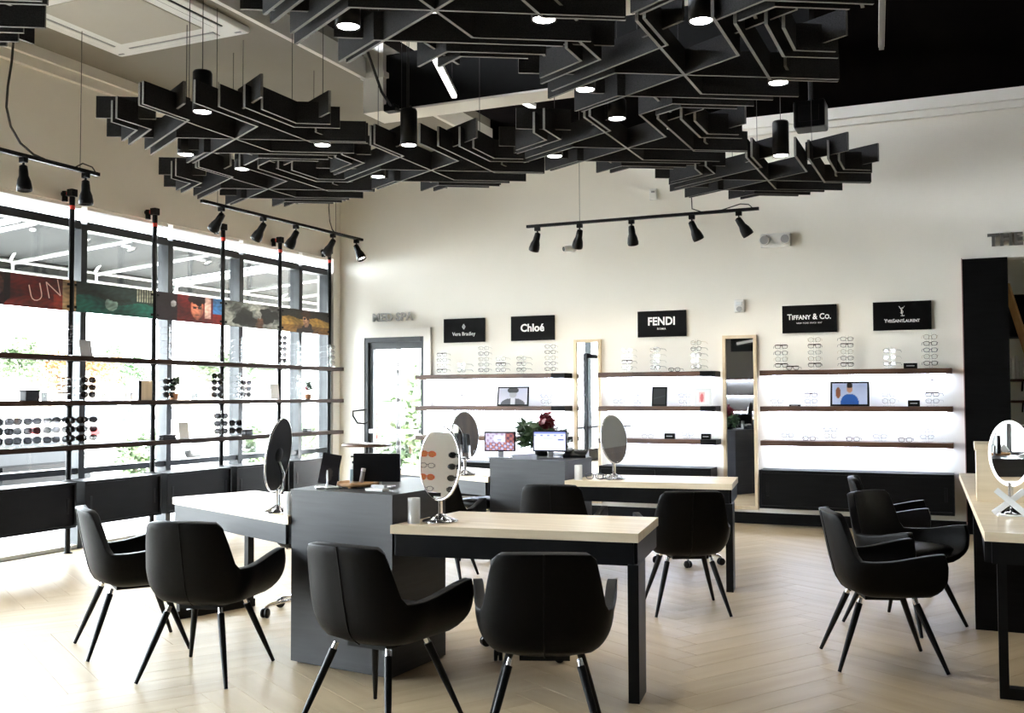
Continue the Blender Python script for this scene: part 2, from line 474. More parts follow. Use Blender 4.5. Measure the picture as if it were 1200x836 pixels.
# window wall: full-height glazed bays with dark aluminium frames
mul = [10.90, 10.28] + [9.16 - 1.12 * i for i in range(10)]
for i in range(len(mul) - 1):
    y1, y0 = mul[i], mul[i + 1]
    w = struct(bpy.data.objects.new('window_%d' % (i + 1), None)); C.objects.link(w); w.location = (XL - .1, y0, 0)
    L = y1 - y0
    MB().box(-.06, .075, L - .035, L + .035, 0, 3.0).build('mullion', 'alu_dark', w)
    if i == len(mul) - 2: MB().box(-.06, .075, -.035, .035, 0, 3.0).build('mullion', 'alu_dark', w)
    MB().box(-.06, .07, .035, L - .035, 2.95, 3.03).build('head_rail', 'alu_dark', w)
    MB().box(-.06, .07, .035, L - .035, 3.14, 3.17).build('top_rail', 'trim_white', w)
    MB().box(-.006, .006, .03, L - .03, 3.025, 3.145).build('pane', 'glass', w)
    MB().box(-.06, .07, .035, L - .035, 0, .035).build('sill_rail', 'trim_white', w)
    MB().box(-.05, .06, .035, L - .035, .68, .735).build('cross_rail', 'alu_dark', w)
    MB().box(-.006, .006, .03, L - .03, .73, 2.96).build('pane', 'glass', w)
    MB().box(-.006, .006, .03, L - .03, .03, .69).build('pane', 'glass', w)
MB()

# glass door in the back wall
d = struct(bpy.data.objects.new('door_1', None)); C.objects.link(d); d.location = (DX0, YB, 0)
DW = DX1 - DX0
MB().box(0, .05, -.02, .14, 0, DZ).build('jamb', 'alu_dark', d)
MB().box(DW - .03, DW, -.02, .14, 0, DZ).build('jamb', 'alu_dark', d)
MB().box(.05, DW - .05, -.02, .14, DZ - .06, DZ).build('head', 'alu_dark', d)
MB().box(.05, .11, .02, .08, .01, DZ - .06).build('stile', 'alu_dark', d)
MB().box(DW - .065, DW - .03, .02, .08, .01, DZ - .06).build('stile', 'alu_dark', d)
MB().box(.11, DW - .065, .02, .08, .01, .22).build('bottom_rail', 'alu_dark', d)
MB().box(.11, DW - .065, .02, .08, DZ - .15, DZ - .06).build('top_rail', 'alu_dark', d)
MB().box(.11, DW - .065, .045, .055, .22, DZ - .15).build('pane', 'glass', d)
MB().box(.07, DW - .07, -.03, .0, .92, .97).box(.07, .1, -.005, .03, .92, .97).box(DW - .1, DW - .07, -.005, .03, .92, .97).build('push_bar', 'steel', d)
MB().tube([(.02, -.02, 1.22), (.02, -.09, 1.215), (-.10, -.13, 1.2), (-.10, -.13, 1.14), (-.04, -.12, 1.05), (.04, -.08, 1.04), (.05, -.02, 1.06)], .011).build('pull', 'black_metal', d)
tr = struct(MB().box(DX0 - .14, DX0, YB - .03, YB, 0, 2.24).box(DX1, DX1 + .1, YB - .03, YB, 0, 2.24).box(DX0 - .14, DX1 + .1, YB - .035, YB, DZ, 2.25).build('trim_1', 'trim_white'))

# storefront entrance beyond the camera's left, found again in the tall mirror
d2 = struct(bpy.data.objects.new('door_2', None)); C.objects.link(d2); d2.location = (XL + .0, .76, 0)
MB().box(-.03, .05, 0, .09, 0, 2.3).build('jamb', 'black_metal', d2)
MB().box(-.03, .05, .95, 1.04, 0, 2.3).build('jamb', 'black_metal', d2)
MB().box(-.03, .05, .09, .95, 2.2, 2.3).build('head', 'black_metal', d2)
MB().box(-.02, .04, .09, .95, .0, .25).build('bottom_rail', 'black_metal', d2)

d3 = struct(bpy.data.objects.new('door_3', None)); C.objects.link(d3); d3.location = (XR, 8.0, 0)
MB().box(-.03, 0, 0, .08, 0, 2.15).build('jamb', 'dark_wood', d3); MB().box(-.03, 0, .92, 1.0, 0, 2.15).build('jamb', 'dark_wood', d3); MB().box(-.03, 0, .08, .92, 2.07, 2.15).build('head', 'dark_wood', d3)
lf_ = MB().box(-.022, -.002, .08, .92, 0, 2.07).build('leaf', 'dark_wood', d3); MB().tube([(-.02, .85, 1.0), (-.06, .85, 1.0), (-.06, .75, 1.0)], .009, 8).build('handle', 'steel', lf_)
# back room seen through the opening
rm = struct(MB().box(OX0 - .1, OX1 + .9, YB + 2.4, YB + 2.5, 0, 3.2).build('wall_back_room', 'wall'))
struct(MB().box(OX0 - .1, OX0, YB + .2, YB + 2.4, 0, 3.2).build('wall_back_room_left', 'wall')); struct(MB().box(OX1 + .8, OX1 + .9, YB + .2, YB + 2.4, 0, 3.2).build('wall_back_room_right', 'wall'))
struct(MB().box(OX0 - .1, OX1 + .9, YB + .2, YB + 2.5, 3.2, 3.3).build('ceiling_back_room', 'wall'))
struct(MB().box(-.02, .39, YB - .05, YB - .001, 0, 2.74).build('trim_2', 'black_laminate'))
MB().box(-.027, -.019, YB - .055, YB - .001, 0, 2.75).build('edge', 'lit_edge', bpy.data.objects['trim_2'])  # pinkish light along the panel's edge, put into the colour

# ------------------------------------------------------------------ outdoors
struct(MB().box(-95, XL - .25, -60, 90, -.32, -.12).box(XL - .25, 60, YB + 2.6, 90, -.32, -.12).box(XL - .25, 0, YB + .2, YB + 2.6, -.32, -.12).build('ground', 'asphalt'))
struct(MB().box(XL - 1.9, XL - .25, -10, YB + 6, -.12, -.02).build('pavement', 'concrete'))

# awnings over the windows
def awning(y0, y1, label):
    a = thing('window_awning', label, 'awning', (XL - .25, y0, 0), 0, 'awnings over the windows')
    L = y1 - y0; zt, zb, dx = 3.03, 2.90, -1.75
    MB().add([(0, 0, zt), (0, L, zt), (dx, L, zb), (dx, 0, zb), (0, 0, zt + .01), (0, L, zt + .01), (dx, L, zb + .01), (dx, 0, zb + .01)], [(0, 1, 2, 3), (7, 6, 5, 4), (0, 3, 7, 4), (1, 5, 6, 2), (2, 6, 7, 3), (0, 4, 5, 1)]).build('canopy', 'canvas', a)
    MB().box(dx - .01, dx, 0, L, zb - .2, zb + .01).build('valance', 'canvas', a)
    MB().tube([(dx + .03, 0, zb - .03), (dx + .03, L, zb - .03)], .02).build('front_bar', 'white_enamel', a)
    MB().tube([(dx + .03, 0, zb - .14), (dx + .03, L, zb - .14)], .016).build('front_bar', 'white_enamel', a)
    n = 3
    for k in range(n + 1):
        y = .04 + (L - .08) * k / n
        MB().tube([(-.02, y, zt - .05), (dx + .03, y, zb - .05)], .022).build('rafter', 'white_enamel', a)
        MB().tube([(dx + .03, y, zb - .03), (dx + .03, y, zb - .16)], .018).build('drop', 'white_enamel', a)
        if k < n:
            MB().tube([(-.1, y + .05, zt - .1), (dx * .55, y + (L - .08) / n * .6, zb + .2), (dx + .05, y + (L - .08) / n - .05, zb - .04)], .018).build('brace', 'white_enamel', a)
for y0, y1 in ((10.2, 13.6), (6.55, 10.1), (2.9, 6.45)):
    awning(y0, y1, 'grey canvas awning on a white tube frame above the windows outside')

# cars
def car(loc, rz, paint, label, group=None, suv=False):
    t = thing('car', label, 'car', loc, rz, group)
    h = 1.25 if suv else 1.0
    prof = [(-2.2, .25), (2.15, .25), (2.28, .45), (2.25, .72), (2.05, .86 * h ** .5), (1.0, .98 * h ** .5), (.35, 1.42 * h ** .6), (-1.2, 1.46 * h ** .6), (-1.95, 1.0 * h ** .5), (-2.22, .92), (-2.28, .5)]
    def loft(pr, hw, inset_top):
        m = MB(); n = len(pr)
        vs = []
        for s_ in (-1, -.86, .86, 1):
            for x, z in pr:
                k = 1.0 - inset_top * max(0, (z - .9)) / .6
                yy = s_ * hw * k
                vs.append((x * (1 if abs(s_) < .9 else .985), yy, z if abs(s_) < .9 else z - .03 * (z > .8) + .02 * (z < .3)))
        fs = []
        for j in range(3):
            for i in range(n):
                fs.append((j * n + i, j * n + (i + 1) % n, (j + 1) * n + (i + 1) % n, (j + 1) * n + i))
        fs.append(list(range(n))[::-1]); fs.append(list(range(3 * n, 4 * n)))
        return m.add(vs, fs)
    loft(prof, .92, .22).build('body', paint, t)
    zt = 1.42 * h ** .6
    zb = 1.0 * h ** .5
    MB().add([(.98, -.72, zb + .03), (.98, .72, zb + .03), (.40, .66, zt - .04), (.40, -.66, zt - .04)], [(0, 1, 2, 3)]).add([(1.03, -.72, zb + .03), (1.03, .72, zb + .03), (.45, .66, zt - .02), (.45, -.66, zt - .02)], [(0, 1, 2, 3)]).build('windscreen', 'car_glass', t)
    MB().add([(-1.95, -.7, zb + .03), (-1.95, .7, zb + .03), (-1.28, .64, zt), (-1.28, -.64, zt)], [(3, 2, 1, 0)]).build('rear_window', 'car_glass', t)
    for s_ in (-1, 1):
        for x0, x1, x2, x3 in ((-.25, .82, .28, -.25), (-1.65, -.33, -.33, -1.18)):
            y0, y1 = s_ * .915 * (1 - .22 * .13), s_ * .82
            MB().add([(x0, y0, zb), (x1, y0, zb), (x2, y1, zt - .07), (x3, y1, zt - .07)], [(0, 1, 2, 3) if s_ < 0 else (3, 2, 1, 0)]).build('side_window', 'car_glass', t)
        for x in (-1.35, 1.35):
            M = Matrix.Translation((x, s_ * .82, .33)) @ Matrix.Rotation(R(90), 4, 'X')
            wm = MB().lathe([(.2, -.11), (.31, -.11), (.33, -.08), (.33, .08), (.31, .11), (.2, .11)], 18, mat=M).build('wheel', 'tyre', t)
            MB().lathe([(.02, -.1), (.2, -.1), (.21, -.06), (.21, .06), (.2, .1), (.02, .1)], 14, mat=M).build('rim', 'steel', wm)
        MB().rbox(2.12, 2.27, s_ * .72 - .16, s_ * .72 + .16, .62, .78, .03).build('headlight', 'white_plastic', t)
        MB().rbox(-2.26, -2.14, s_ * .74 - .13, s_ * .74 + .13, .7, .9, .03).build('tail_light', 'tail_red', t)
    MB().box(2.2, 2.275, -.5, .5, .5, .7).build('grille', 'black_plastic', t)
    MB().box(2.22, 2.29, -.26, .26, .36, .46).build('number_plate', 'white_plastic', t)
    return t
car((-12.4, 8.55, -.12), R(4), 'car_silver', 'dark silver car parked nose towards the window beside the display shelf', suv=True)
car((-17.5, 17.6, -.12), R(100), 'car_white', 'white car parked side on across the lot')
car((-19.5, 11.2, -.12), R(8), 'car_blue', 'blue car parked behind the dark silver car')
car((-15.6, 26.5, -.12), R(96), 'car_red', 'red car parked further down the lot')

def leaves(n, rx, rz, size, seed, zc=0.0):
    rnd = random.Random(seed); m = MB()
    blobs = [(rnd.uniform(-.55, .55) * rx, rnd.uniform(-.55, .55) * rx, zc + rnd.uniform(-.5, .6) * rz, rnd.uniform(.35, .6)) for _ in range(9)]
    for i in range(n):
        bx, by, bz, br = rnd.choice(blobs)
        d = Vector((rnd.gauss(0, 1), rnd.gauss(0, 1), rnd.gauss(0, 1))).normalized() * (rnd.random() ** .4)
        p = Vector((bx + d.x * br * rx, by + d.y * br * rx, bz + d.z * br * rz))
        u = Vector((rnd.gauss(0, 1), rnd.gauss(0, 1), rnd.gauss(0, .6))).normalized(); v = u.cross(Vector((rnd.gauss(0, 1), rnd.gauss(0, 1), rnd.gauss(0, 1)))).normalized()
        s_ = size * rnd.uniform(.6, 1.2)
        m.add([p - u * s_, p + v * s_ * .45, p + u * s_, p - v * s_ * .45], [(0, 1, 2, 3)])
    return m
tree_mesh = {k: leaves(1300, 1.9, 1.6, .20, s_, 3.6).mesh('crown', k) for k, s_ in (('leaf_green', 3), ('leaf_orange', 5), ('leaf_dark', 8))}
trunk_me = MB().tube([(0, 0, 0), (.05, .02, 1.2), (-.03, .05, 2.4), (.02, 0, 3.6)], [.16, .13, .11, .06], 8).tube([(0, .03, 2.2), (.7, .3, 3.4)], [.07, .03], 6).tube([(0, .03, 2.3), (-.6, -.4, 3.5)], [.07, .03], 6).mesh('trunk', 'bark')
def tree(px, X, k, sc, label, group=None):
    p = at_x(px, X)
    t = thing('street_tree', label, 'tree', (X, p.y, -.12), random.uniform(0, 6), group); t.scale = (sc,) * 3
    link('crown', tree_mesh[k], t); link('trunk', trunk_me, t)
for px, X, k, sc, lb in [((20, 430), -52, 'leaf_green', 1.0, 'tree with sparse green crown far across the car park'), ((58, 430), -56, 'leaf_orange', .95, 'small tree with orange autumn leaves across the car park'),
                         ((118, 430), -56, 'leaf_orange', .9, 'yellowish autumn tree beside a dark green tree'), ((150, 430), -58, 'leaf_dark', 1.1, 'broad dark green tree beyond the parked cars'),
                         ((250, 430), -50, 'leaf_green', 1.0, 'green tree behind the white parked car'), ((312, 430), -46, 'leaf_green', .9, 'light green tree near the road beyond the lot')]:
    tree(px, X, k, sc, lb)
bush_me = leaves(700, .55, .5, .09, 21, .45).mesh('foliage', 'leaf_green')
stem_me = MB().tube([(0, 0, 0), (.02, 0, .5)], .03, 6).mesh('stem', 'bark')
def bush(p, sc, label, group=None):
    t = thing('shrub', label, 'shrub', p, random.uniform(0, 6), group); t.scale = (sc,) * 3
    link('foliage', bush_me, t); link('stem', stem_me, t)
for px, X in (((305, 480), -13.5), ((352, 480), -14.5), ((385, 480), -13.0), ((160, 470), -14.5)):
    p = at_x(px, X); bush((X, p.y, -.12), 1.0, 'low green shrub growing by the kerb outside the windows', 'shrubs by the kerb')
for x, y, s_ in ((-9.6, 18.2, 2.2), (-9.0, 15.6, 1.3), (-11.6, 20.5, 2.6)):
    bush((x, y, -.12), s_, 'leafy green bush seen through the glass door', 'bushes outside the door')
tag(MB().box(-12, -4, 14.2, 14.45, -.12, .02).build('painted_kerb', 'red_kerb'), 'red painted kerb on the ground outside the glass door', 'kerb')
pt = thing('sign_post', 'slim dark post standing outside the glass door', 'post', (at_y((467, 470), 13.2).x, 13.2, -.12))
MB().tube([(0, 0, 0), (0, 0, 2.6)], .035).build('pole', 'black_metal', pt); MB().box(-.12, .12, -.04, .04, 0, .04).build('base_plate', 'black_metal', pt)
MB().box(-.1, .1, -.02, .0, 1.55, 1.95).build('plate', 'grey_plastic', pt)
for px, X, w, lb in (((75, 440), -72, 12, 'low house with dark roof far beyond the car park'), ((215, 440), -74, 14, 'long low house among trees in the distance')):
    p = at_x(px, X); t = thing('house', lb, 'house', (X, p.y, -.12))
    MB().box(-3, 3, -w / 2, w / 2, 0, 2.6).build('walls', 'house_wall', t)
    MB().add([(-3.5, -w / 2 - .5, 2.6), (3.5, -w / 2 - .5, 2.6), (3.5, w / 2 + .5, 2.6), (-3.5, w / 2 + .5, 2.6), (0, -w / 2 + 1, 4.2), (0, w / 2 - 1, 4.2)], [(0, 1, 4), (1, 2, 5, 4), (2, 3, 5), (3, 0, 4, 5), (3, 2, 1, 0)]).build('roof', 'house_roof', t)
    for k in range(4):
        yy = -w / 2 + w * (k + .5) / 4
        wn_ = MB().box(2.98, 3.05, yy - .6, yy + .6, 1.0, 2.1).build('window', 'white_plastic', t); MB().box(3.04, 3.07, yy - .5, yy + .5, 1.1, 2.0).build('pane', 'car_glass', wn_)

# ================================================================== CEILING OBJECTS
ZB, BH, BT = 3.32, 0.155, 0.018
def blade_mesh(pts):
    P = [Vector((x, y, 0)) for x, y in pts]; n = len(P); L = []; Rr = []
    for i in range(n):
        a = (P[i] - P[i - 1]).normalized() if i else (P[1] - P[0]).normalized()
        b = (P[i + 1] - P[i]).normalized() if i < n - 1 else a
        na, nb = Vector((-a.y, a.x, 0)), Vector((-b.y, b.x, 0))
        q = (na + nb); q = q / q.dot(na)
        L.append(P[i] + q * BT / 2); Rr.append(P[i] - q * BT / 2)
    m = MB()
    for i in range(n - 1):
        for S, fl_ in ((L, False), (Rr, True)):
            q = [S[i], S[i + 1], S[i + 1] + Vector((0, 0, BH)), S[i] + Vector((0, 0, BH))]
            m.add(q if fl_ else q[::-1], [(0, 1, 2, 3)], 0)
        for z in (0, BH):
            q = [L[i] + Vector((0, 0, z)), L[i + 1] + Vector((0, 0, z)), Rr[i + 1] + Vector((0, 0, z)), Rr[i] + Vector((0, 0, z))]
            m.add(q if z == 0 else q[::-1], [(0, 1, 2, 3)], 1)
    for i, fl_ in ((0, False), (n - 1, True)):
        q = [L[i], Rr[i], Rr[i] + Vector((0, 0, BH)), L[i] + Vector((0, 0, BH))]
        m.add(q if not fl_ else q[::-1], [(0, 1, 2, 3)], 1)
    return m
base_blades = [[(0, -.97), (0, .425), (.56, .75)], [(.455, -.72), (.455, .315), (.83, .53)], [(.60, -.64), (.60, -.085), (.88, .075)], [(.675, -.55), (.675, -.165), (.88, -.045)]]
blade_meshes = []; SEGS = []
for k in range(3):
    a = k * 2 * PI / 3; c_, s_ = math.cos(a), math.sin(a)
    for pts in base_blades:
        q = [(x * c_ - y * s_, x * s_ + y * c_) for x, y in pts]; SEGS += list(zip(q, q[1:]))
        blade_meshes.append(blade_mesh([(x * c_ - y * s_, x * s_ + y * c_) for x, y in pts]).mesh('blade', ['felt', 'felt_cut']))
# short cross ties that lock neighbouring blades together
tie_meshes = []
for k in range(3):
    a = k * 2 * PI / 3; c_, s_ = math.cos(a), math.sin(a)
    for (x0, y0), (x1, y1) in (((.60, .04), (.955, -.165)), ((.40, -.45), (.76, -.66)), ((-.08, -.60), (.19, -.755))):
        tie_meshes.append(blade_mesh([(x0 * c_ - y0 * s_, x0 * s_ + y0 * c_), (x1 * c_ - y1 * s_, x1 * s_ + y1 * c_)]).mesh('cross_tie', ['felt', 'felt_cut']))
clusters = [((-4.97, 6.01), 'charcoal felt baffle cluster hanging beside the ceiling air-conditioning cassette'), ((-5.90, 7.60), 'charcoal felt baffle cluster hanging above the window track lights'),
            ((-4.15, 7.56), 'charcoal felt baffle cluster hanging just in front of the black beam'), ((-2.39, 7.53), 'charcoal felt baffle cluster above the back wall track lights'),
            ((-1.52, 5.94), 'charcoal felt baffle cluster between four glowing downlights over the front desk'), ((-1.60, 9.20), 'charcoal felt baffle cluster nearest the white back wall, below the black box'),
            ((-2.40, 4.41), 'charcoal felt baffle cluster over the front chairs'), ((-4.93, 3.02), 'charcoal felt baffle cluster below the near end of the drop ceiling'), ((-.64, 4.41), 'charcoal felt baffle cluster under the dark ceiling over the right chairs')]
for (x, y), lb in clusters:
    t = thing('baffle_cluster', lb, 'acoustic baffle', (x, y, ZB), 0, 'felt baffle clusters under the ceiling')
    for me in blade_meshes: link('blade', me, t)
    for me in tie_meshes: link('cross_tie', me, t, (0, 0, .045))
    for k in range(3):
        # each cable rises from the top edge of a blade
        bx, by = [(0, -.5), (.36, .208), (-.36, .208)][k]
        top = (4.46 if x + bx < -5.275 else (5.05 if (y + by > 8.65 and x + bx < -1.8) else ZC)) - ZB - .01
        MB().tube([(bx, by, BH - .01), (bx, by, top)], .0026, 5).build('suspension_cable', 'cable', t)

def lamp(parent, loc, d, watts, cone, col):
    ld = bpy.data.lights.new('bulb', 'SPOT'); ld.energy = watts; ld.spot_size = cone; ld.spot_blend = .6; ld.shadow_soft_size = .05; ld.color = col
    o = bpy.data.objects.new('bulb', ld); C.objects.link(o); o.parent = parent; o.location = loc
    o.rotation_euler = Vector(d).to_track_quat('-Z', 'Y').to_euler()
# pendant downlights: black cylinders
dl_body = MB().lathe([(.058, 0.012), (.066, 0), (.066, .27), (.060, .285), (0.004, .285)], 20).mesh('housing', 'black_metal')
dl_short = MB().lathe([(.058, 0.012), (.066, 0), (.066, .13), (.060, .14), (0.004, .14)], 20).mesh('housing', 'black_metal')
dl_lens = MB().lathe([(0.001, .006), (.056, .006), (.057, .012)], 20).mesh('lens', 'lamp_lens')
for px in [(237, 131), (218, 181), (284, 198), (443, 207), (378, 170), (479, 170), (408, 31), (637, 19), (686, 105), (723, 139), (824, 24), (912, 97), (915, 182), (650, 183)]:
    p = at_z(px, ZB + .02)
    for _ in range(30):                # keep the can clear of the blades
        for (cx, cy), _l in clusters:
            for a, b in SEGS:
                A = Vector((a[0] + cx, a[1] + cy)); B = Vector((b[0] + cx, b[1] + cy)); P = Vector((p.x, p.y))
                s_ = max(0, min(1, (P - A).dot(B - A) / (B - A).length_squared)); dlt = P - (A + (B - A) * s_)
                if dlt.length < .078: dlt = dlt.normalized() * (.079 - dlt.length) * .6; p.x += dlt.x; p.y += dlt.y
    lb = {(237, 131): 'tall black cylinder downlight in the baffle cluster beside the cassette', (479, 170): 'tall black cylinder downlight in the cluster before the black beam', (915, 182): 'tall black cylinder downlight in the cluster nearest the back wall'}.get(px, 'short black downlight with glowing lens sunk between the felt baffles')
    t = thing('pendant_downlight', lb, 'downlight', (p.x, p.y, ZB + .014), 0, 'downlights among the baffles' if lb[0] == 's' else None)
    link('housing', dl_body if px in ((237, 131), (479, 170), (915, 182)) else dl_short, t); link('lens', dl_lens, t)
    lamp(t, (0, 0, -.01), (0, 0, -1), 2.4, 2.0, (1, .95, .86))
    top = (4.46 if p.x < -5.29 else (5.05 if (p.y > 8.65 and p.x < -1.8) else ZC)) - ZB - .014
    MB().tube([(0, 0, .13), (0, 0, top)], .003, 5).build('cord', 'cable', t)

# track lights
head_me = {}
def track(label, a, b, heads, cords, top):
    # heads: place along the rail, tilt, heading
    A, B = Vector(a), Vector(b)
    t = thing('track_light', label, 'track light', a)
    d = (B - A)
    MB().bar((0, 0, 0), d, .035, .03).build('rail', 'black_metal', t)
    for s_, tilt, az in heads:
        o = d * s_
        h = MB()
        h.rbox(-.03, .03, -.02, .02, -.055, -.012, .005); h.tube([(0, 0, -.05), (0, 0, -.10)], .009, 8)
        hd = h.build('head', 'black_metal', t, o)
        M = Matrix.Translation((0, 0, -.10)) @ Matrix.Rotation(az, 4, 'Z') @ Matrix.Rotation(tilt, 4, 'X')
        MB().lathe([(.012, .03), (.030, .02), (.034, -.02), (.036, -.06), (.050, -.10), (.058, -.15), (.056, -.175), (.050, -.178), (.046, -.15)], 16, mat=M).build('shade', 'black_metal', hd)
        MB().lathe([(0.001, -.152), (.046, -.152)], 16, mat=M).build('lens', 'track_lens', hd)
        lamp(hd, M @ Vector((0, 0, -.165)), M.to_3x3() @ Vector((0, 0, -1)), 2.5, 1.6, (1, .9, .76))
    for s_, sw in cords:
        o = d * s_
        MB().tube([o + Vector((0, 0, .01)), o + Vector((0, 0, top - A.z))], .003, 5).build('hanger', 'cable', t)
    return t
tl = track('black track light rail with two heads over the near window display', (-6.6, 4.3, 3.25), (-6.6, 6.25, 3.25), [(.35, .1, 0), (.62, -.1, 1.5), (.93, -.05, 1.5)], [(.3, 0), (.9, 0)], 4.46)
MB().tube([(0, 1.42, .01), (0, 1.30, .03), (0, 1.18, .09), (0, 1.09, .2), (0, 1.05, .34), (0, 1.06, .5), (.0, 1.09, .7), (.01, 1.10, .95), (.02, 1.07, 1.2)], .009, 6).build('power_cord', 'cable', tl)
MB().tube([(0, 1.7, .01), (0, 1.78, .06), (0, 1.88, .05), (0, 1.93, .0)], .006, 6).build('power_cord', 'cable', tl)
tl = track('black track light rail with five heads over the far window display', (-6.6, 7.5, 3.25), (-6.6, 10.3, 3.27), [(.10, .7, 1.5), (.33, .65, 1.5), (.53, .6, 1.5), (.78, .6, 1.5), (.955, -.5, 1.5)], [(.08, 0), (.8, 0)], 4.46)
MB().tube([(0, 2.26, .01), (0, 2.17, .05), (0, 2.12, .14), (0, 2.10, .3), (0, 2.13, .6), (0, 2.13, 1.19)], .007, 6).build('power_cord', 'cable', tl)
tl = track('black track light rail with five heads hung before the white back wall', (-4.27, 9.9, 3.2), (-1.81, 9.9, 3.2), [(.05, .5, .9), (.245, .5, .7), (.475, .45, .1), (.73, .5, -.7), (.92, .6, -1.0)], [(.245, 0)], 5.05)
MB().tube([(2.4, 0, .01), (2.36, 0, .05), (2.28, 0, .06), (2.1, 0, .015), (1.9, 0, .01), (1.80, 0, .05), (1.79, 0, .3), (1.79, 0, 2.8)], .006, 6).build('power_cord', 'cable', tl)

# ceiling cassette
t = thing('ceiling_cassette', 'white square air-conditioning cassette set in the beige drop ceiling', 'air conditioner', (-6.09, 5.98, 4.46))
MB().rbox(-.71, .71, -.70, .70, -.055, 0, .02).build('panel', 'white_enamel', t)
MB().rbox(-.44, .44, -.43, .43, -.063, -.05, .006).build('grille', 'taupe_light', t)
for k in range(4):
    a = k * PI / 2; M = Matrix.Rotation(a, 4, 'Z')
    v = MB().box(-.46, .46, -.625, -.535, -.060, -.05); v.v = [tuple(M @ Vector(p)) for p in v.v]; o = v.build('louvre_slot', 'black_plastic' if k == 1 else 'grey_plastic', t)
    v = MB().box(-.455, .455, -.61, -.55, -.066, -.059); v.v = [tuple(M @ Vector(p)) for p in v.v]; v.build('vane', 'white_enamel', o)
for sx, sy in ((-.64, -.63), (.64, -.63), (.64, .63), (-.64, .63)):
    MB().rbox(sx - .03, sx + .03, sy - .01, sy + .01, -.060, -.05, .004).build('clip', 'grey_plastic', t)

# suspended strip lights
def strip(a, b, top, label, lit=True):
    A, B = Vector(a), Vector(b); t = thing('strip_light', label, 'strip light', a); d = B - A
    MB().bar((0, 0, .03), d + Vector((0, 0, .03)), .05, .04).build('housing', 'white_enamel', t)
    MB().bar((0, 0, 0), d, .042, .03).build('tube', 'strip_lens' if lit else 'grey_plastic', t)
    for s_ in (.12, .88): MB().tube([d * s_ + Vector((0, 0, .05)), d * s_ + Vector((0, 0, top - A.z))], .003, 5).build('hanger', 'cable', t)
strip((-3.92, 7.2, 4.15), (-4.26, 8.2, 4.15), ZC, 'bright tube strip light hanging in front of the black beam')
strip((-.5, 7.7, 4.4), (-.62, 9.25, 4.4), ZC, 'dim strip light hanging in the dark ceiling beside the baffles', False)
a, b = at_z((603, 115), 4.75), at_z((626, 127), 4.75)
strip(tuple(a), tuple(b), 5.05, 'strip light under the beige ceiling bay behind the beam')

t = thing('projector_box', 'dark box hung from the ceiling above the baffles by the back wall', 'ceiling speaker', (-1.27, 9.6, 3.84))
MB().rbox(-.14, .14, -.13, .13, 0, .25, .02).build('case', 'black_plastic', t); MB().tube([(0, 0, .24), (0, 0, ZC - 3.84)], .02).build('drop_pole', 'black_metal', t)
MB().rbox(-.09, .09, -.137, -.128, .05, .2, .01).build('front_grille', 'black_metal', t)
t = thing('flexible_conduit', 'black cable drooping from the ceiling to a clamp on the beam', 'cable', (-4.98, 8.2, 4.14))
MB().tube([(-.05, -.5, .8), (-.03, -.3, .45), (0, -.1, .12), (.03, 0, .02), (.1, .05, -.04), (.2, .06, -.03), (.22, .08, .0)], .014, 6).build('hose', 'cable', t)
MB().rbox(-.04, .08, .0, .1, -.04, .03, .01).build('clamp', 'black_metal', t)

# ------------------------------------------------------------------ fittings on the back wall
t = thing('emergency_light', 'white twin-head emergency light on the back wall', 'emergency light', (-1.85, YB, 2.98))
MB().rbox(-.16, .16, -.07, 0, 0, .15, .015).build('case', 'white_plastic', t)
for s_ in (-.11, .11):
    h = MB().lathe([(.055, 0), (.06, .03), (.05, .05)], 16, mat=Matrix.Translation((s_, -.06, .075)) @ Matrix.Rotation(R(90), 4, 'X')).build('lamp_head', 'white_plastic', t)
    MB().lathe([(0.001, .052), (.045, .05)], 16, mat=Matrix.Translation((s_, -.06, .075)) @ Matrix.Rotation(R(90), 4, 'X')).build('lens', 'grey_plastic', h)
t = thing('alarm_strobe', 'white fire alarm strobe on the wall above the standing mirror', 'alarm', (-2.25, YB, 2.29))
MB().rbox(-.055, .055, -.045, 0, 0, .14, .012).build('case', 'white_plastic', t)
MB().rbox(-.035, .035, -.06, -.04, .075, .115, .008).build('strobe_lens', 'acrylic_frost', t)
MB().lathe([(.001, 0), (.03, 0), (.028, .008)], 14, mat=Matrix.Translation((0, -.045, .035)) @ Matrix.Rotation(R(90), 4, 'X')).build('sounder', 'grey_plastic', t)
t = thing('wall_sensor', 'small white sensor box high on the back wall under the baffles', 'sensor', (-3.21, YB, 3.61))
MB().rbox(-.045, .045, -.035, 0, 0, .13, .01).build('case', 'white_plastic', t); MB().rbox(-.02, .02, -.042, -.03, .08, .1, .004).build('window', 'grey_plastic', t)
t = thing('security_camera', 'small dark-lensed security camera on the back wall below the track light', 'camera', (-4.2, YB, 3.12))
MB().lathe([(.05, 0), (.05, .02), (.02, .03), (.02, .05)], 14, mat=Matrix.Rotation(R(90), 4, 'X')).build('mount', 'white_plastic', t)
MB().lathe([(.03, 0), (.036, .02), (.036, .10), (.03, .11)], 16, mat=Matrix.Translation((0, -.04, .0)) @ Matrix.Rotation(R(-35), 4, 'Z') @ Matrix.Rotation(R(100), 4, 'X')).build('barrel', 'white_plastic', t)
MB().lathe([(.001, .113), (.028, .112)], 16, mat=Matrix.Translation((0, -.04, .0)) @ Matrix.Rotation(R(-35), 4, 'Z') @ Matrix.Rotation(R(100), 4, 'X')).build('lens', 'black_plastic', t)

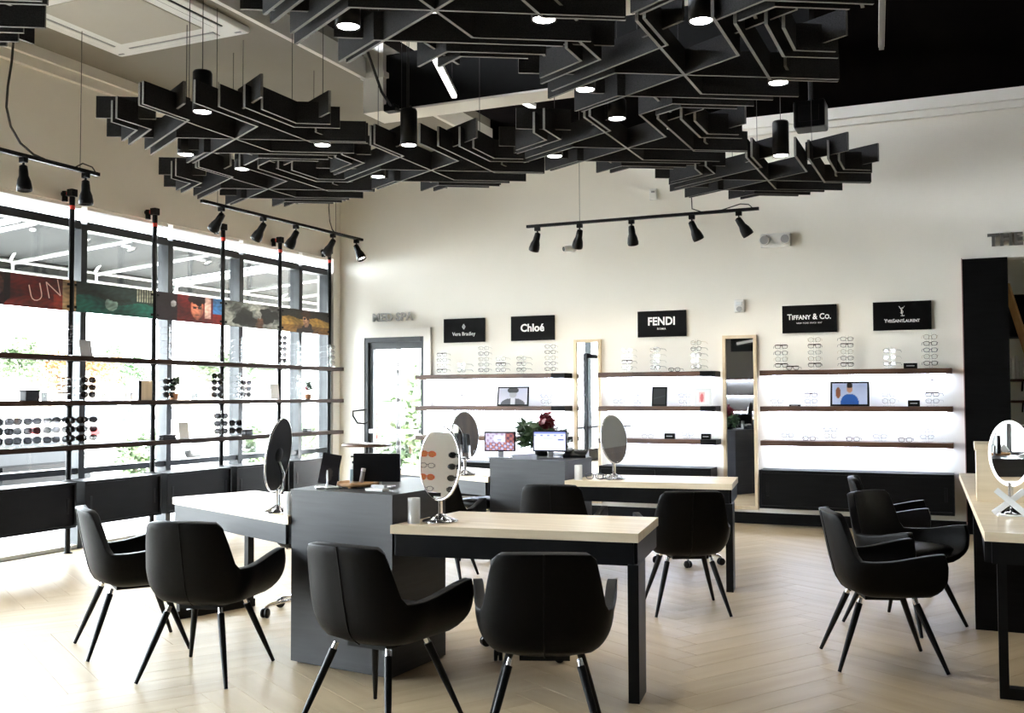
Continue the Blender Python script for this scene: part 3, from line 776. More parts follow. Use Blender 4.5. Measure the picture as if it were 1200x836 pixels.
# ================================================================== BACK WALL DISPLAY
def sign(px0, label, build):
    x0 = at_y(px0, YB).x
    t = thing('brand_sign', label, 'sign', (x0 + .28, YB, 2.195), 0)
    MB().rbox(-.28, .28, -.035, -.004, -.147, .147, .003).build('board', 'sign_black', t)
    MB().box(-.25, .25, -.006, 0, -.12, .12).build('mount', 'black_metal', t)
    build(t)
FY = -.0362
def s1(t):
    for a, b in (((0, .075), (.018, .045)), ((.018, .045), (0, .015)), ((0, .015), (-.018, .045)), ((-.018, .045), (0, .075)), ((0, .06), (.009, .045)), ((.009, .045), (0, .03)), ((0, .03), (-.009, .045)), ((-.009, .045), (0, .06))):
        pass
    m = MB()
    def line(a, b): m.bar((a[0], FY, a[1]), (b[0], FY, b[1]), .004, .0015, up=(0, 1, 0))
    for k in (1.0, .5):
        q = [(0, .045 + .032 * k), (.02 * k, .045), (0, .045 - .032 * k), (-.02 * k, .045)]
        for i in range(4): line(q[i], q[(i + 1) % 4])
    m.build('emblem', 'letter_white', t)
    text('Vera Bradley', .062, 'letter_white', t, (0, FY, -.045), extrude=.0008, bold=.0004, space=1.02, xs=.95)
def s2(t): text('Chloé', .125, 'letter_white', t, (0, FY, .0), extrude=.0008, bold=.0035, space=1.0)
def s3(t):
    text('FENDI', .125, 'letter_white', t, (0, FY, .025), extrude=.0008, bold=.004, space=1.02, xs=.92)
    text('ROMA', .03, 'letter_white', t, (0, FY, -.058), extrude=.0008, bold=.0006, space=1.3)
def s4(t):
    text('Tiffany & Co.', .085, 'letter_white', t, (0, FY, .02), extrude=.0008, bold=.0012, caps=.78, xs=.9)
    text('NEW YORK SINCE 1837', .022, 'letter_white', t, (0, FY, -.045), extrude=.0008, space=1.15)
def s5(t):
    m = MB()
    def ln(pts, w=.006):
        for a, b in zip(pts, pts[1:]): m.bar((a[0], FY, a[1]), (b[0], FY, b[1]), w, .0015, up=(0, 1, 0))
    ln([(-.026, .098), (-.004, .062), (-.004, .022)], .007); ln([(.026, .098), (-.002, .060)], .004)
    ln([(.016, .078), (.004, .083), (-.008, .072), (.0, .058), (.012, .045), (.010, .028), (-.004, .022), (-.014, .03)], .005)
    ln([(.0, .052), (.004, -.002), (.026, .0)], .006); ln([(-.012, -.002), (.004, -.002)], .004)
    m.build('emblem', 'letter_white', t)
    text('YvesSaintLaurent', .05, 'letter_white', t, (0, FY, -.052), extrude=.0008, bold=.0010, space=.95, caps=.8, xs=.92)
sign((521.4, 374.7), 'black wall sign with small diamond emblem over thin lettering', s1)
sign((600, 372), 'black wall sign with bold five-letter name ending in an accent', s2)
sign((748, 365), 'black wall sign with wide bold capitals and tiny second line', s3)
sign((917, 359), 'black wall sign with small-capital name and ampersand', s4)
sign((1023, 355), 'black wall sign with interlaced monogram over lettering', s5)
t = thing('door_lettering', 'raised pale letters on the wall above the glass door', 'lettering', ((at_y((440, 369), YB).x + at_y((483, 376), YB).x) / 2, YB, 2.39))
text('MED SPA', .145, 'letter_shadowed', t, (0, -.03, 0), extrude=.012, bold=.003, space=1.05)  # pale letters greyed, their dark shadows put into the colour
MB().box(-.25, .25, -.016, 0, -.004, .004).build('mounting_rail', 'trim_white', t)
t = thing('wall_lettering', 'raised dark grey letters on the wall above the opening', 'lettering', (.375, YB, 2.91))
text('THE', .165, 'letter_steel', t, (0, -.03, 0), extrude=.014, bold=.007, space=1.05)
MB().box(-.14, .14, -.014, 0, -.004, .004).build('mounting_rail', 'trim_white', t)

GR = [(-6.18, -4.24, 'by the glass door'), (-3.81, -2.5, 'between the standing mirrors'), (-2.0, -.13, 'beside the black opening')]
SZ = [1.62, 1.24, .88]
lev = ['top', 'middle', 'lowest']
SD = .26
for gi, (x0, x1, gl_) in enumerate(GR):
    for si, z in enumerate(SZ):
        t = thing('wall_shelf', '%s walnut wall shelf %s, lit from below' % (lev[si], gl_), 'shelf', (x0, YB, z), 0)
        L = x1 - x0
        MB().rbox(0, L, -SD, 0, -.027, .027, .003).build('board', 'walnut', t)
        if gi < 2: MB().rbox(L - .14, L + .03, -SD - .002, -.01, -.029, .029, .003).build('end_shade', 'black_laminate', t)  # black piece added for the shading at the shelf's right end
        MB().box(.06, L - .06, -.075, -.045, -.036, -.0265).build('led_strip', 'led_strip', t)
def wall_cab(x0, x1, label):
    t = thing('wall_cabinet', label, 'cabinet', (x0, YB, .2))
    L = x1 - x0
    MB().box(0, L, -.30, 0, 0, .03).box(0, L, -.30, 0, .37, .4).box(0, .02, -.30, 0, .03, .37).box(L - .02, L, -.30, 0, .03, .37).box(0, L, -.02, 0, .03, .37).build('body', 'black_laminate', t)
    for k in range(2):
        dd = MB().box(.022 + k * (L / 2 - .03), L / 2 + .01 + k * (L / 2 - .03), -.292 + k * .016, -.278 + k * .016, .032, .368).build('sliding_door', 'black_laminate', t)
        px_ = .07 if k == 0 else L - .09
        MB().rbox(px_, px_ + .03, -.2935 + k * .016, -.29 + k * .016, .13, .27, .004).build('finger_pull', 'black_plastic', dd)
wall_cab(-2.01, -.13, 'long black wall cabinet with sliding doors below the shelves beside the opening')
wall_cab(-3.79, -2.52, 'black wall cabinet below the shelves between the standing mirrors')
wall_cab(-6.0, -4.30, 'black wall cabinet below the shelves by the glass door')
def tall_mirror(x0, x1, label):
    t = thing('standing_mirror', label, 'mirror', (x0, YB, .15)); L = x1 - x0; H = 1.89; w = .035
    for a in ((0, w, 0, H), (L - w, L, 0, H)): MB().rbox(a[0], a[1], -.045, 0, a[2], a[3], .003).build('frame_stile', 'ash_frame', t)
    for a in ((w, L - w, 0, w), (w, L - w, H - w, H)): MB().rbox(a[0], a[1], -.045, 0, a[2], a[3], .003).build('frame_rail', 'ash_frame', t)
    MB().box(w, L - w, -.022, -.012, w, H - w).build('glass', 'mirror', t)
    MB().box(w * .5, L - w * .5, -.012, 0, w * .5, H - w * .5).build('back_board', 'black_laminate', t)
tall_mirror(-4.18, -3.85, 'tall narrow wood-framed wall mirror beside the shelves by the glass door')
tall_mirror(-2.44, -2.07, 'tall wood-framed wall mirror between the two lit shelf groups on the right')

# eyeglasses -------------------------------------------------------------
def rim(cx, w, h, n=12, e=2.6):
    P = []
    for k in range(n):
        a = 2 * PI * k / n; c_, s_ = math.cos(a), math.sin(a)
        P.append((cx + w * math.copysign(abs(c_) ** (2 / e), c_), 0, h * math.copysign(abs(s_) ** (2 / e), s_)))
    return P
def glasses(matn, lens, w=.028, h=.021, r=.0032, e=2.6, dark_top=False):
    m = MB()
    for s_ in (-1, 1):
        P = rim(s_ * .036, w, h, 12, e)
        m.tube(P, r, 4, 0, closed=True)
        m.add(P, [list(range(12))], 1)
        m.tube([(s_ * (.036 + w), .002, h * .45), (s_ * .071, .006, h * .45), (s_ * .071, .10, h * .4), (s_ * .069, .135, -.012)], r * .8, 4)
    m.tube([(-.009, 0, h * .3), (0, -.003, h * .5), (.009, 0, h * .3)], r, 4)
    if dark_top: m.bar((-.062, -.001, h * .8), (.062, -.001, h * .8), .004, .010)
    return m.mesh('eyeglasses', [matn, lens])
EYE = {'black': glasses('eye_black', 'lens_clear', r=.0026), 'brown': glasses('eye_brown', 'lens_clear', r=.0026, dark_top=True), 'gold': glasses('eye_gold', 'lens_clear', .027, .025, .0016, 2.0),
       'silver': glasses('eye_silver', 'lens_clear', r=.0017), 'clear': glasses('eye_silver', 'lens_clear', .028, .020, .0018), 'blue': glasses('eye_blue', 'lens_clear', r=.0024),
       'sun': glasses('eye_black', 'lens_smoke', .031, .025, .004, 2.4), 'sunbrown': glasses('eye_brown', 'lens_smoke', .031, .024, .004, 2.2)}
EDESC = {'black': 'black-rimmed', 'brown': 'brown browline', 'gold': 'round gold wire', 'silver': 'thin silver', 'clear': 'pale thin-rimmed', 'blue': 'dark blue'}
stand_cache = {}
def stand_mesh(n, pitch):
    if (n, pitch) not in stand_cache:
        m = MB().rbox(-.055, .055, -.03, .05, 0, .008, .002); H = .03 + pitch * n
        for s_ in (-.012, .012): m.tube([(s_, .02, .008), (s_, .02, H)], .003, 6)
        for k in range(n):
            z = .035 + pitch * k
            m.rbox(-.02, .02, -.012, .022, z - .004, z + .002, .001)
        stand_cache[(n, pitch)] = m.mesh('eyewear_stand', 'acrylic')
    return stand_cache[(n, pitch)]
def eye_stand(x, y, z, n, kinds, where, rz=0.0, pitch=.066, sun=False, yaw=0.0, sc=1.0):
    s = link('eyewear_stand', stand_mesh(n, pitch), None, (x, y, z), (0, 0, rz)); s.scale = (sc,) * 3
    tag(s, 'clear acrylic tiered eyewear stand on %s' % where, 'display stand', 'clear stands on ' + where)
    for k in range(n):
        kd = kinds[k % len(kinds)]
        c_, s_ = math.cos(rz), math.sin(rz)
        ox, oy = 0, -.012
        g_ = link('eyeglasses', EYE[kd], None, (x + (ox * c_ - oy * s_) * sc, y + (ox * s_ + oy * c_) * sc, z + (.062 + pitch * k - .008) * sc), (0, 0, rz + yaw)); g_.scale = (sc,) * 3
        if kd.startswith('sun'): lb = 'dark %ssunglasses on a stand on %s' % ('brown ' if kd == 'sunbrown' else '', where)
        else: lb = '%s eyeglasses on a stand on %s' % (EDESC[kd], where)
        tag(g_, lb, 'glasses', lb)
def flat_eye(x, y, z, kd, where, rz=0.0):
    g_ = link('eyeglasses', EYE[kd], None, (x, y, z + .0245), (0, 0, rz))
    tag(g_, '%s eyeglasses lying directly on %s' % (EDESC.get(kd, 'dark'), where), 'glasses', 'glasses lying on ' + where)
K = ['black', 'brown', 'gold', 'silver', 'clear', 'blue']
cols = {0: [(518, 4, 0), (541, 2, 0), (567, 5, 0), (587, 3, 0), (611, 3, 0), (645, 5, 0), (541, 3, 1), (640, 3, 1), (560, 2, 1), (545, 2, 2), (608, 3, 2), (650, 3, 2)],
        1: [(735, 4, 0), (768, 4, 0), (816, 5, 0), (725, 3, 1), (748, 2, 1), (802, 2, 1), (733, 3, 2), (805, 4, 2)],
        2: [(916, 4, 0), (955, 5, 0), (993, 5, 0), (1043, 3, 0), (1091, 5, 0), (910, 4, 1), (950, 3, 1), (1041, 4, 1), (1092, 4, 1), (922, 3, 2), (972, 4, 2), (1030, 4, 2), (1085, 4, 2)]}
rk = random.Random(4)
for gi, lst in cols.items():
    for px, n, si in lst:
        x = at_y((px, 440), YB - .13).x
        base = [rk.choice(K) for _ in range(2)] if si else [rk.choice(['black', 'brown', 'black', 'blue', 'silver']), rk.choice(K), rk.choice(K)]
        if si: base = [rk.choice(['gold', 'silver', 'clear', 'clear'])] + base[:1]
        eye_stand(x, YB - .12, SZ[si] + .027, n, base, 'the %s shelf %s' % (lev[si], GR[gi][2]), yaw=rk.uniform(-.35, .35))
for px, gi, si, kd in ((792, 1, 0, 'black'), (930, 2, 0, 'brown'), (760, 1, 2, 'silver'), (948, 2, 2, 'black'), (999, 2, 2, 'black'), (1060, 2, 2, 'black')):
    x = at_y((px, 440), YB - .13).x
    flat_eye(x, YB - .19, SZ[si] + .027, kd, 'the %s shelf %s' % (lev[si], GR[gi][2]))

# pictures, tablets and small blocks on the shelves ----------------------
def framed(px0, px1, z, h, fn, label, cat='picture frame', mat='print', tilt=.12, name='picture_frame', border='black_plastic', nx=44, ny=30):
    x0, x1 = at_y(px0, YB - .13).x, at_y(px1, YB - .13).x; w = x1 - x0
    t = thing(name, label, cat, ((x0 + x1) / 2, YB - .15, z)); 
    r = (-tilt, 0, 0)
    M = Matrix.Rotation(-tilt, 4, 'X')
    def P(m): m.v = [tuple(M @ Vector(p)) for p in m.v]; return m
    P(MB().rbox(-w / 2, w / 2, 0, .012, 0.001, h, .004)).build('frame', border, t)
    picture('print', w - .042, h - .042, nx, ny, fn, mat, t, M @ Vector((0, -.001, h / 2)), r)
    P(MB().box(-.03, .03, .012, .016, .02, h * .6)).bar((0, .02, h * .5 - .01), (0, .09, .004), .03, .004).build('easel_back', border, t)
def portrait_bw(u, v):
    if ell(u, v, .5, .62, .13, .22): return (.62, .62, .64) if v < .72 else (.12, .12, .13)
    if ell(u, v, .5, .86, .2, .2): return (.1, .1, .11)
    if ell(u, v, .5, .02, .42, .36): return (.25, .25, .28) if abs(u - .5) > .07 else (.75, .75, .78)
    return (.72, .72, .78)
def portrait_blue(u, v):
    if ell(u, v, .5, .9, .085, .12): return (.16, .10, .08)
    if ell(u, v, .5, .74, .09, .2): return (.80, .60, .50)
    if ell(u, v, .5, .08, .26, .42): return (.10, .32, .62)
    if ell(u, v, .17, .55, .07, .28): return (.55, .33, .22)
    return (.74, .78, .90)
def dark_screen(u, v):
    return (.05, .06, .07) if abs(v - .45 - .2 * (u - .5)) > .03 else (.16, .18, .2)
def pink_card(u, v):
    if .2 < u < .62 and .15 < v < .85: return (.85, .45, .47) if ell(u, v, .42, .45, .13, .3) else (.93, .78, .78)
    return (.95, .95, .95)
framed((583, 466), (620, 466), SZ[1] + .027, .235, portrait_bw, 'black framed grey portrait photo on the middle shelf by the glass door')
framed((764, 466), (782, 466), SZ[1] + .027, .22, dark_screen, 'dark tablet standing on the middle shelf between the mirrors', 'tablet', name='tablet')
framed((814, 466), (834, 466), SZ[1] + .027, .20, pink_card, 'white card with pink picture on the middle shelf between the mirrors', 'card', name='display_card', border='white_plastic')
framed((973, 466), (1019, 466), SZ[1] + .027, .26, portrait_blue, 'black framed photo of a man in a blue top on the middle shelf', name='picture_frame')
def block(px0, px1, gi, si, h, label):
    x0, x1 = at_y(px0, YB - .2).x, at_y(px1, YB - .2).x
    t = thing('logo_block', label, 'logo block', ((x0 + x1) / 2, YB - .2, SZ[si] + .027)); w = (x1 - x0) / 2
    MB().rbox(-w, w, -.02, .03, 0, h, .004).build('block', 'sign_black', t); MB().box(-w * .6, w * .6, -.0212, -.0195, h * .42, h * .58).build('printed_line', 'grey_plastic', t)
for a, b, gi, si, h, lb in (((779, 512), (791, 512), 1, 2, .062, 'small black logo block on the lowest shelf between mirrors, beside the oval mirror'), ((822, 512), (833, 512), 1, 2, .062, 'small grey-black logo block at the right end of the lowest shelf between mirrors'),
                            ((1059, 430), (1075, 430), 2, 0, .055, 'small black logo block on the top shelf under the monogram sign'), ((1064, 473), (1078, 473), 2, 1, .062, 'small black logo block on the middle shelf beside the blue photo'), ((925, 476), (938, 476), 2, 1, .018, 'flat dark logo plate on the middle shelf beside the blue photo')):
    block(a, b, gi, si, h, lb)

# ================================================================== WINDOW DISPLAY
XP = -7.33
PY = [6.64, 7.66, 8.67, 9.67, 10.68]
near_y = [5.62, 4.60, 3.58]
def upright(y, label):
    t = thing('pipe_upright', label, 'shelf upright', (XP, y, 0), 0, 'pipe uprights of the window display')
    MB().tube([(0, 0, 0), (0, 0, 3.25)], .025, 10).build('pipe', 'black_metal', t)
    MB().tube([(0, 0, 3.23), (XL - XP + .003, 0, 3.23)], .024, 10).tube([(XL - XP + .03, 0, 3.255), (XL - XP + .03, 0, 3.16)], .026, 10).build('wall_arm', 'black_metal', t)
    MB().rbox(-.034, .034, -.034, .034, 3.195, 3.265, .008).build('elbow', 'black_metal', t)
    MB().lathe([(.0262, 3.08), (.0262, 3.115)], 12).build('red_band', 'red_tape', t)
    MB().lathe([(.0255, 0), (.0255, .03)], 12, mat=Matrix.Translation((-.05, 0, 3.23)) @ Matrix.Rotation(R(90), 4, 'Y')).build('red_band', 'red_tape', t)
    MB().lathe([(.045, 0), (.045, .006), (.024, .012), (.024, .03)], 14).build('floor_flange', 'black_metal', t)
for y, lb in zip(near_y[::-1] + PY, ['beyond the near end of the shelves', 'two posts before the red banner', 'at the outer edge of the red banner', 'between the red and teal banners', 'between the teal and dark red banners', 'between the dark red and grey banners', 'between the grey and yellow banners', 'in the corner at the yellow banner']):
    upright(y, 'black pipe upright with red bands, ' + lb)
WZ = [1.735, 1.335, .94]
for z, lb in zip(WZ, ('top', 'middle', 'lowest')):
    t = thing('window_shelf', '%s long dark shelf across the window display' % lb, 'shelf', (XP, 3.4, z), 0)
    MB().rbox(-.09, .13, 0, 7.42, -.022, .022, .003).build('board', 'walnut_dark', t)
    for y in near_y + PY: MB().lathe([(.032, -.036), (.032, -.0225)], 12, mat=Matrix.Translation((0, y - 3.4, 0))).build('collar', 'black_metal', t)

# printed banner panels
def grain(fn):
    def f(u, v):
        c = fn(u, v); n = .82 + .16 * math.sin(u * 37 + 3 * math.sin(v * 13)) * math.sin(v * 17 + 2 * math.sin(u * 21)) + .14 * math.sin(u * 7.3 + v * 5)
        return tuple(max(0, min(1, x * n)) for x in c)
    return f
def pan1(u, v):   # red scene with neon strokes
    c = (.42, .07, .05) if u > .3 else ((.20, .05, .06) if not ell(u, v, .2, .6, .1, .35) else (.45, .22, .18))
    if ell(u, v, .08, .15, .16, .5): c = (.62, .12, .06)
    if ell(u, v, .13, .62, .05, .3): c = (.55, .26, .2)
    if ell(u, v, .13, .9, .07, .2): c = (.08, .03, .05)
    if .3 < u < .36: c = (.14, .03, .04)
    if ell(u, v, .6, .0, .3, .35): c = (.58, .13, .07)
    if u > .82 and v < .5: c = (.66, .2, .1)
    if u > .92: c = (.82, .68, .5)
    return c
def pan2(u, v):
    if u < .02: return (.8, .66, .48)
    w = .35 + .1 * math.sin(u * 9) - .15 * (u - .5)
    if u > .78 and v > .55: return (.80, .82, .72) if int(u * 60) % 2 else (.25, .3, .28)
    if abs(v - w - .25) < .05 and .2 < u < .7: return (.13, .18, .16)
    if ell(u, v, .45, .35, .08, .22): return (.70, .86, .8)
    return (.10, .42, .36) if v < w + .1 else (.16, .24, .22)
def blob(u, v, cu, cv, ru, rv):
    a = math.atan2((v - cv) / rv, (u - cu) / ru); return math.hypot((u - cu) / ru, (v - cv) / rv) < 1 + .18 * math.sin(3 * a + cu * 9) + .1 * math.sin(7 * a + cv * 5)
def face(u, v, cu, cv, ru, rv, skin):
    x, y = (u - cu) / ru, (v - cv) / rv
    if x * x + y * y > 1: return None
    k = .55 + .45 * (1 - max(0, x)) * (1 - .2 * abs(y))
    if abs(y - .12) < .12 and .12 < abs(x) < .78: return (.05, .04, .05)
    if abs(y - .2) < .04 and abs(x) < .85: return (.08, .06, .06)
    if abs(y + .5) < .05 and abs(x) < .3: return tuple(c * k * .6 for c in skin)
    return tuple(c * k for c in skin)
def pan3(u, v):
    f = face(u, v, .6, .5, .085, .40, (.86, .52, .4))
    if blob(u, v, .6, .86, .12, .2): return (.10, .04, .04)
    if f: return f
    if ell(u, v, .6, .55, .1, .42): return (.72, .38, .28) if v < .75 else (.12, .05, .05)
    if ell(u, v, .6, .85, .13, .25): return (.14, .05, .05)
    if u > .85: return (.25, .5, .75) if v > .4 else (.45, .12, .1)
    if .72 < u < .82 and v > .2: return (.85, .7, .65)
    if u < .3: return (.12, .08, .10) if not ell(u, v, .24, .62, .04, .12) else (.8, .8, .8)
    return (.38, .07, .07)
def pan4(u, v):
    if blob(u, v, .36, .35, .2, .34): return (.10 + .1 * v, .11 + .1 * v, .11 + .08 * v)
    if blob(u, v, .80, .55, .17, .30): return (.12, .13, .13)
    if blob(u, v, .62, .2, .08, .25): return (.42, .30, .22)
    n = math.sin(u * 9 + v * 3) + .5 * math.sin(u * 31 - v * 17)
    return (.56, .58, .56) if n > .3 else ((.42, .45, .44) if n > -.5 else (.30, .32, .31))
def pan5(u, v):
    f = face(u, v, .5, .58, .07, .34, (.85, .66, .54))
    if blob(u, v, .5, .84, .1, .2): return (.22, .15, .10)
    if f: return f
    if blob(u, v, .5, .02, .17, .34): return (.16, .13, .12)
    if v > .62 + .06 * math.sin(u * 11): return (.15, .15, .13)
    return (.70, .56, .26) if v > .3 else (.52, .38, .16)
lbs = ['red banner panel with glowing neon letters hung across the window', 'teal banner panel with sea picture hung across the window', 'dark red banner panel with a face hung across the window', 'grey banner panel with dark shapes hung across the window', 'yellow and black banner panel with a face hung across the window']
for i, fn in enumerate((pan1, pan2, pan3, pan4, pan5)):
    y0, y1 = ([near_y[0]] + PY)[i] + .024, PY[i] - .024
    w = y1 - y0; t = thing('banner_panel', lbs[i], 'banner', (XP + .012, (y0 + y1) / 2, 2.30), R(90))
    MB().rbox(-w / 2, w / 2, .0, .008, -.14, .14, .002).build('board', 'black_plastic', t)
    picture('print', w - .004, .276, 120, 34, grain(fn), 'print', t, (0, -.0015, 0))
    for s_ in (-1, 1):
        for z in (-.1, .1): MB().rbox(s_ * w / 2 - (.03 if s_ > 0 else -.004), s_ * w / 2 + (-.004 if s_ > 0 else .03), -.006, .014, z - .012, z + .012, .002).build('clip', 'black_metal', t)
    if i == 0:
        nm = text('UN', .23, 'print', t, (.22, -.004, .01), (PI / 2, R(-14), 0), name='neon_print', extrude=.0008, bold=-.006, space=1.15)
        principled('neon_ink', (.98, .66, .55), .5); nm.data.materials[0] = MATS['neon_ink']

# low black cabinets under the window
ed = [(3.5, 4.40), (4.47, 5.40), (5.48, 6.44), (6.53, 7.45), (7.53, 8.46), (8.54, 9.44), (9.52, 10.45)]
cl = ['before the far left panes', 'before the second panes', 'under the red banner panel', 'under the teal banner panel', 'under the dark red banner panel', 'under the grey banner panel', 'under the yellow banner panel']
for (y0, y1), lb in zip(ed, cl):
    t = thing('window_cabinet', 'low black sliding-door cabinet by the window, ' + lb, 'cabinet', (XP + .03, y0, .27)); L = y1 - y0; D = .29
    MB().box(0, D, 0, L, 0, .02).box(0, D, 0, L, .365, .385).box(0, D, 0, .02, .02, .365).box(0, D, L - .02, L, .02, .365).box(0, .015, .02, L - .02, .02, .365).build('body', 'black_laminate', t)
    for k in range(2):
        a = .022 + k * (L / 2 - .03)
        dd = MB().box(D - .015 - k * .016, D - .002 - k * .016, a, a + L / 2 - .012, .022, .363).build('sliding_door', 'black_laminate', t)
        py_ = .06 if k == 0 else L - .085
        MB().rbox(D - .003 - k * .016, D + .0005 - k * .016, py_, py_ + .025, .12, .25, .003).build('finger_pull', 'black_plastic', dd)
    for s_ in (-.045, L + .0):
        MB().box(.02, .06, s_, s_ + .045, .15, .21).box(-.035, .02, s_ + .01, s_ + .035, .16, .20).build('bracket', 'black_metal', t)

# eyewear in the window
where = ['the top window shelf', 'the middle window shelf', 'the lowest window shelf']
for px, si, n, kd in ((75, 0, 4, 'clear'), (200, 0, 5, 'clear'), (240, 0, 4, 'silver'), (253, 0, 4, 'black'), (284, 0, 4, 'clear'), (329, 0, 5, 'sun'), (350, 0, 4, 'silver'), (386, 0, 4, 'clear'),
                      (73, 1, 3, 'brown'), (102, 1, 3, 'sun'), (197, 1, 3, 'sun'), (253, 1, 4, 'sun'), (281, 1, 4, 'black'), (287, 1, 3, 'sun'), (350, 1, 4, 'silver'),
                      (4, 2, 3, 'sun'), (26, 2, 3, 'sun'), (49, 2, 3, 'sun'), (71, 2, 3, 'sun'), (88, 2, 3, 'sunbrown'), (103, 2, 3, 'sunbrown'), (258, 2, 3, 'sun'), (275, 2, 2, 'sun')):
    y = at_x((px, 450), XP + .05).y
    z = WZ[si] + .022
    eye_stand(XP + .06, y, z, n, [kd], where[si], rz=R(62) if si == 2 else R(75), pitch=.072 if si == 2 else .066, yaw=0, sc=1.12 if si == 2 else 1.0)
def prop_at(px, si): return (XP + .06, at_x((px, 450), XP + .06).y, WZ[si] + .022)
t = thing('logo_block', 'small black box on the middle window shelf under the neon banner', 'box', prop_at(35, 1)); MB().rbox(-.04, .04, -.07, .07, 0, .08, .006).build('box', 'black_plastic', t); MB().rbox(-.045, .045, -.075, .075, .08, .092, .004).build('lid', 'black_laminate', t)
t = thing('display_book', 'tan book-like card with dark spine on the middle window shelf', 'card', prop_at(171, 1), R(-15)); MB().rbox(-.012, .012, -.055, .06, .0, .19, .003).build('cover', 'ash_frame', t); MB().rbox(-.014, .014, -.082, -.054, .0, .19, .004).build('spine', 'black_plastic', t)
t = thing('tilted_plaque', 'grey plaque leaning on the top window shelf under the teal banner', 'plaque', prop_at(101, 0), R(-25)); MB().bar((.0, 0, .004), (-.06, 0, .15), .11, .012, up=(1, 0, 0)).build('plate', 'grey_plastic', t); MB().bar((-.05, 0, .1), (-.1, 0, .004), .05, .006, up=(1, 0, 0)).build('strut', 'grey_plastic', t)
for px, si, h, rz, lb in ((322, 1, .18, R(-20), 'plain white card on the middle window shelf beside the potted plant'), (216, 2, .17, R(-20), 'plain white card on the lowest window shelf')):
    t = thing('display_card', lb, 'card', prop_at(px, si), rz); MB().bar((.012, 0, .002), (-.02, 0, h), .11, .006, up=(1, 0, 0)).build('card', 'white_plastic', t); MB().bar((-.012, 0, h * .6), (-.06, 0, .002), .04, .003, up=(1, 0, 0)).build('strut', 'white_plastic', t)
def pot_plant(p, label, red, h=.2):
    t = thing('potted_plant', label, 'plant', p)
    MB().lathe([(.03, 0), (.036, .005), (.045, .06), (.047, .065), (.040, .065), (.038, .05)], 14).build('pot', 'terracotta', t)
    leaves(90, .06, .07, .028, hash(label) % 99, .12 + h * .2).build('foliage', 'leaf_dark', t)
    MB().tube([(0, 0, .045), (.005, 0, .15)], .005, 5).build('stem', 'bark', t)
    if red: leaves(26, .035, .035, .026, 77, .13).build('flowers', 'leaf_red', t)
pot_plant(prop_at(204, 1), 'small green potted plant on the middle window shelf', False, .28)
pot_plant(prop_at(361, 1), 'potted plant with red flowers on the middle window shelf', True, .25)
for px, h, w, lb in ((197, .05, .09, 'dark glasses case at the near end of the lowest window shelf'), (290, .07, .06, 'dark box beside the stands on the lowest window shelf'), (360, .045, .05, 'small dark box at the far end of the lowest window shelf')):
    t = thing('glasses_case', lb, 'case', prop_at(px, 2)); MB().rbox(-.035, .035, -w, w, 0, h * .6, .01).build('base', 'black_plastic', t); MB().rbox(-.034, .034, -w + .001, w - .001, h * .6, h, .01).build('lid', 'black_plastic', t)

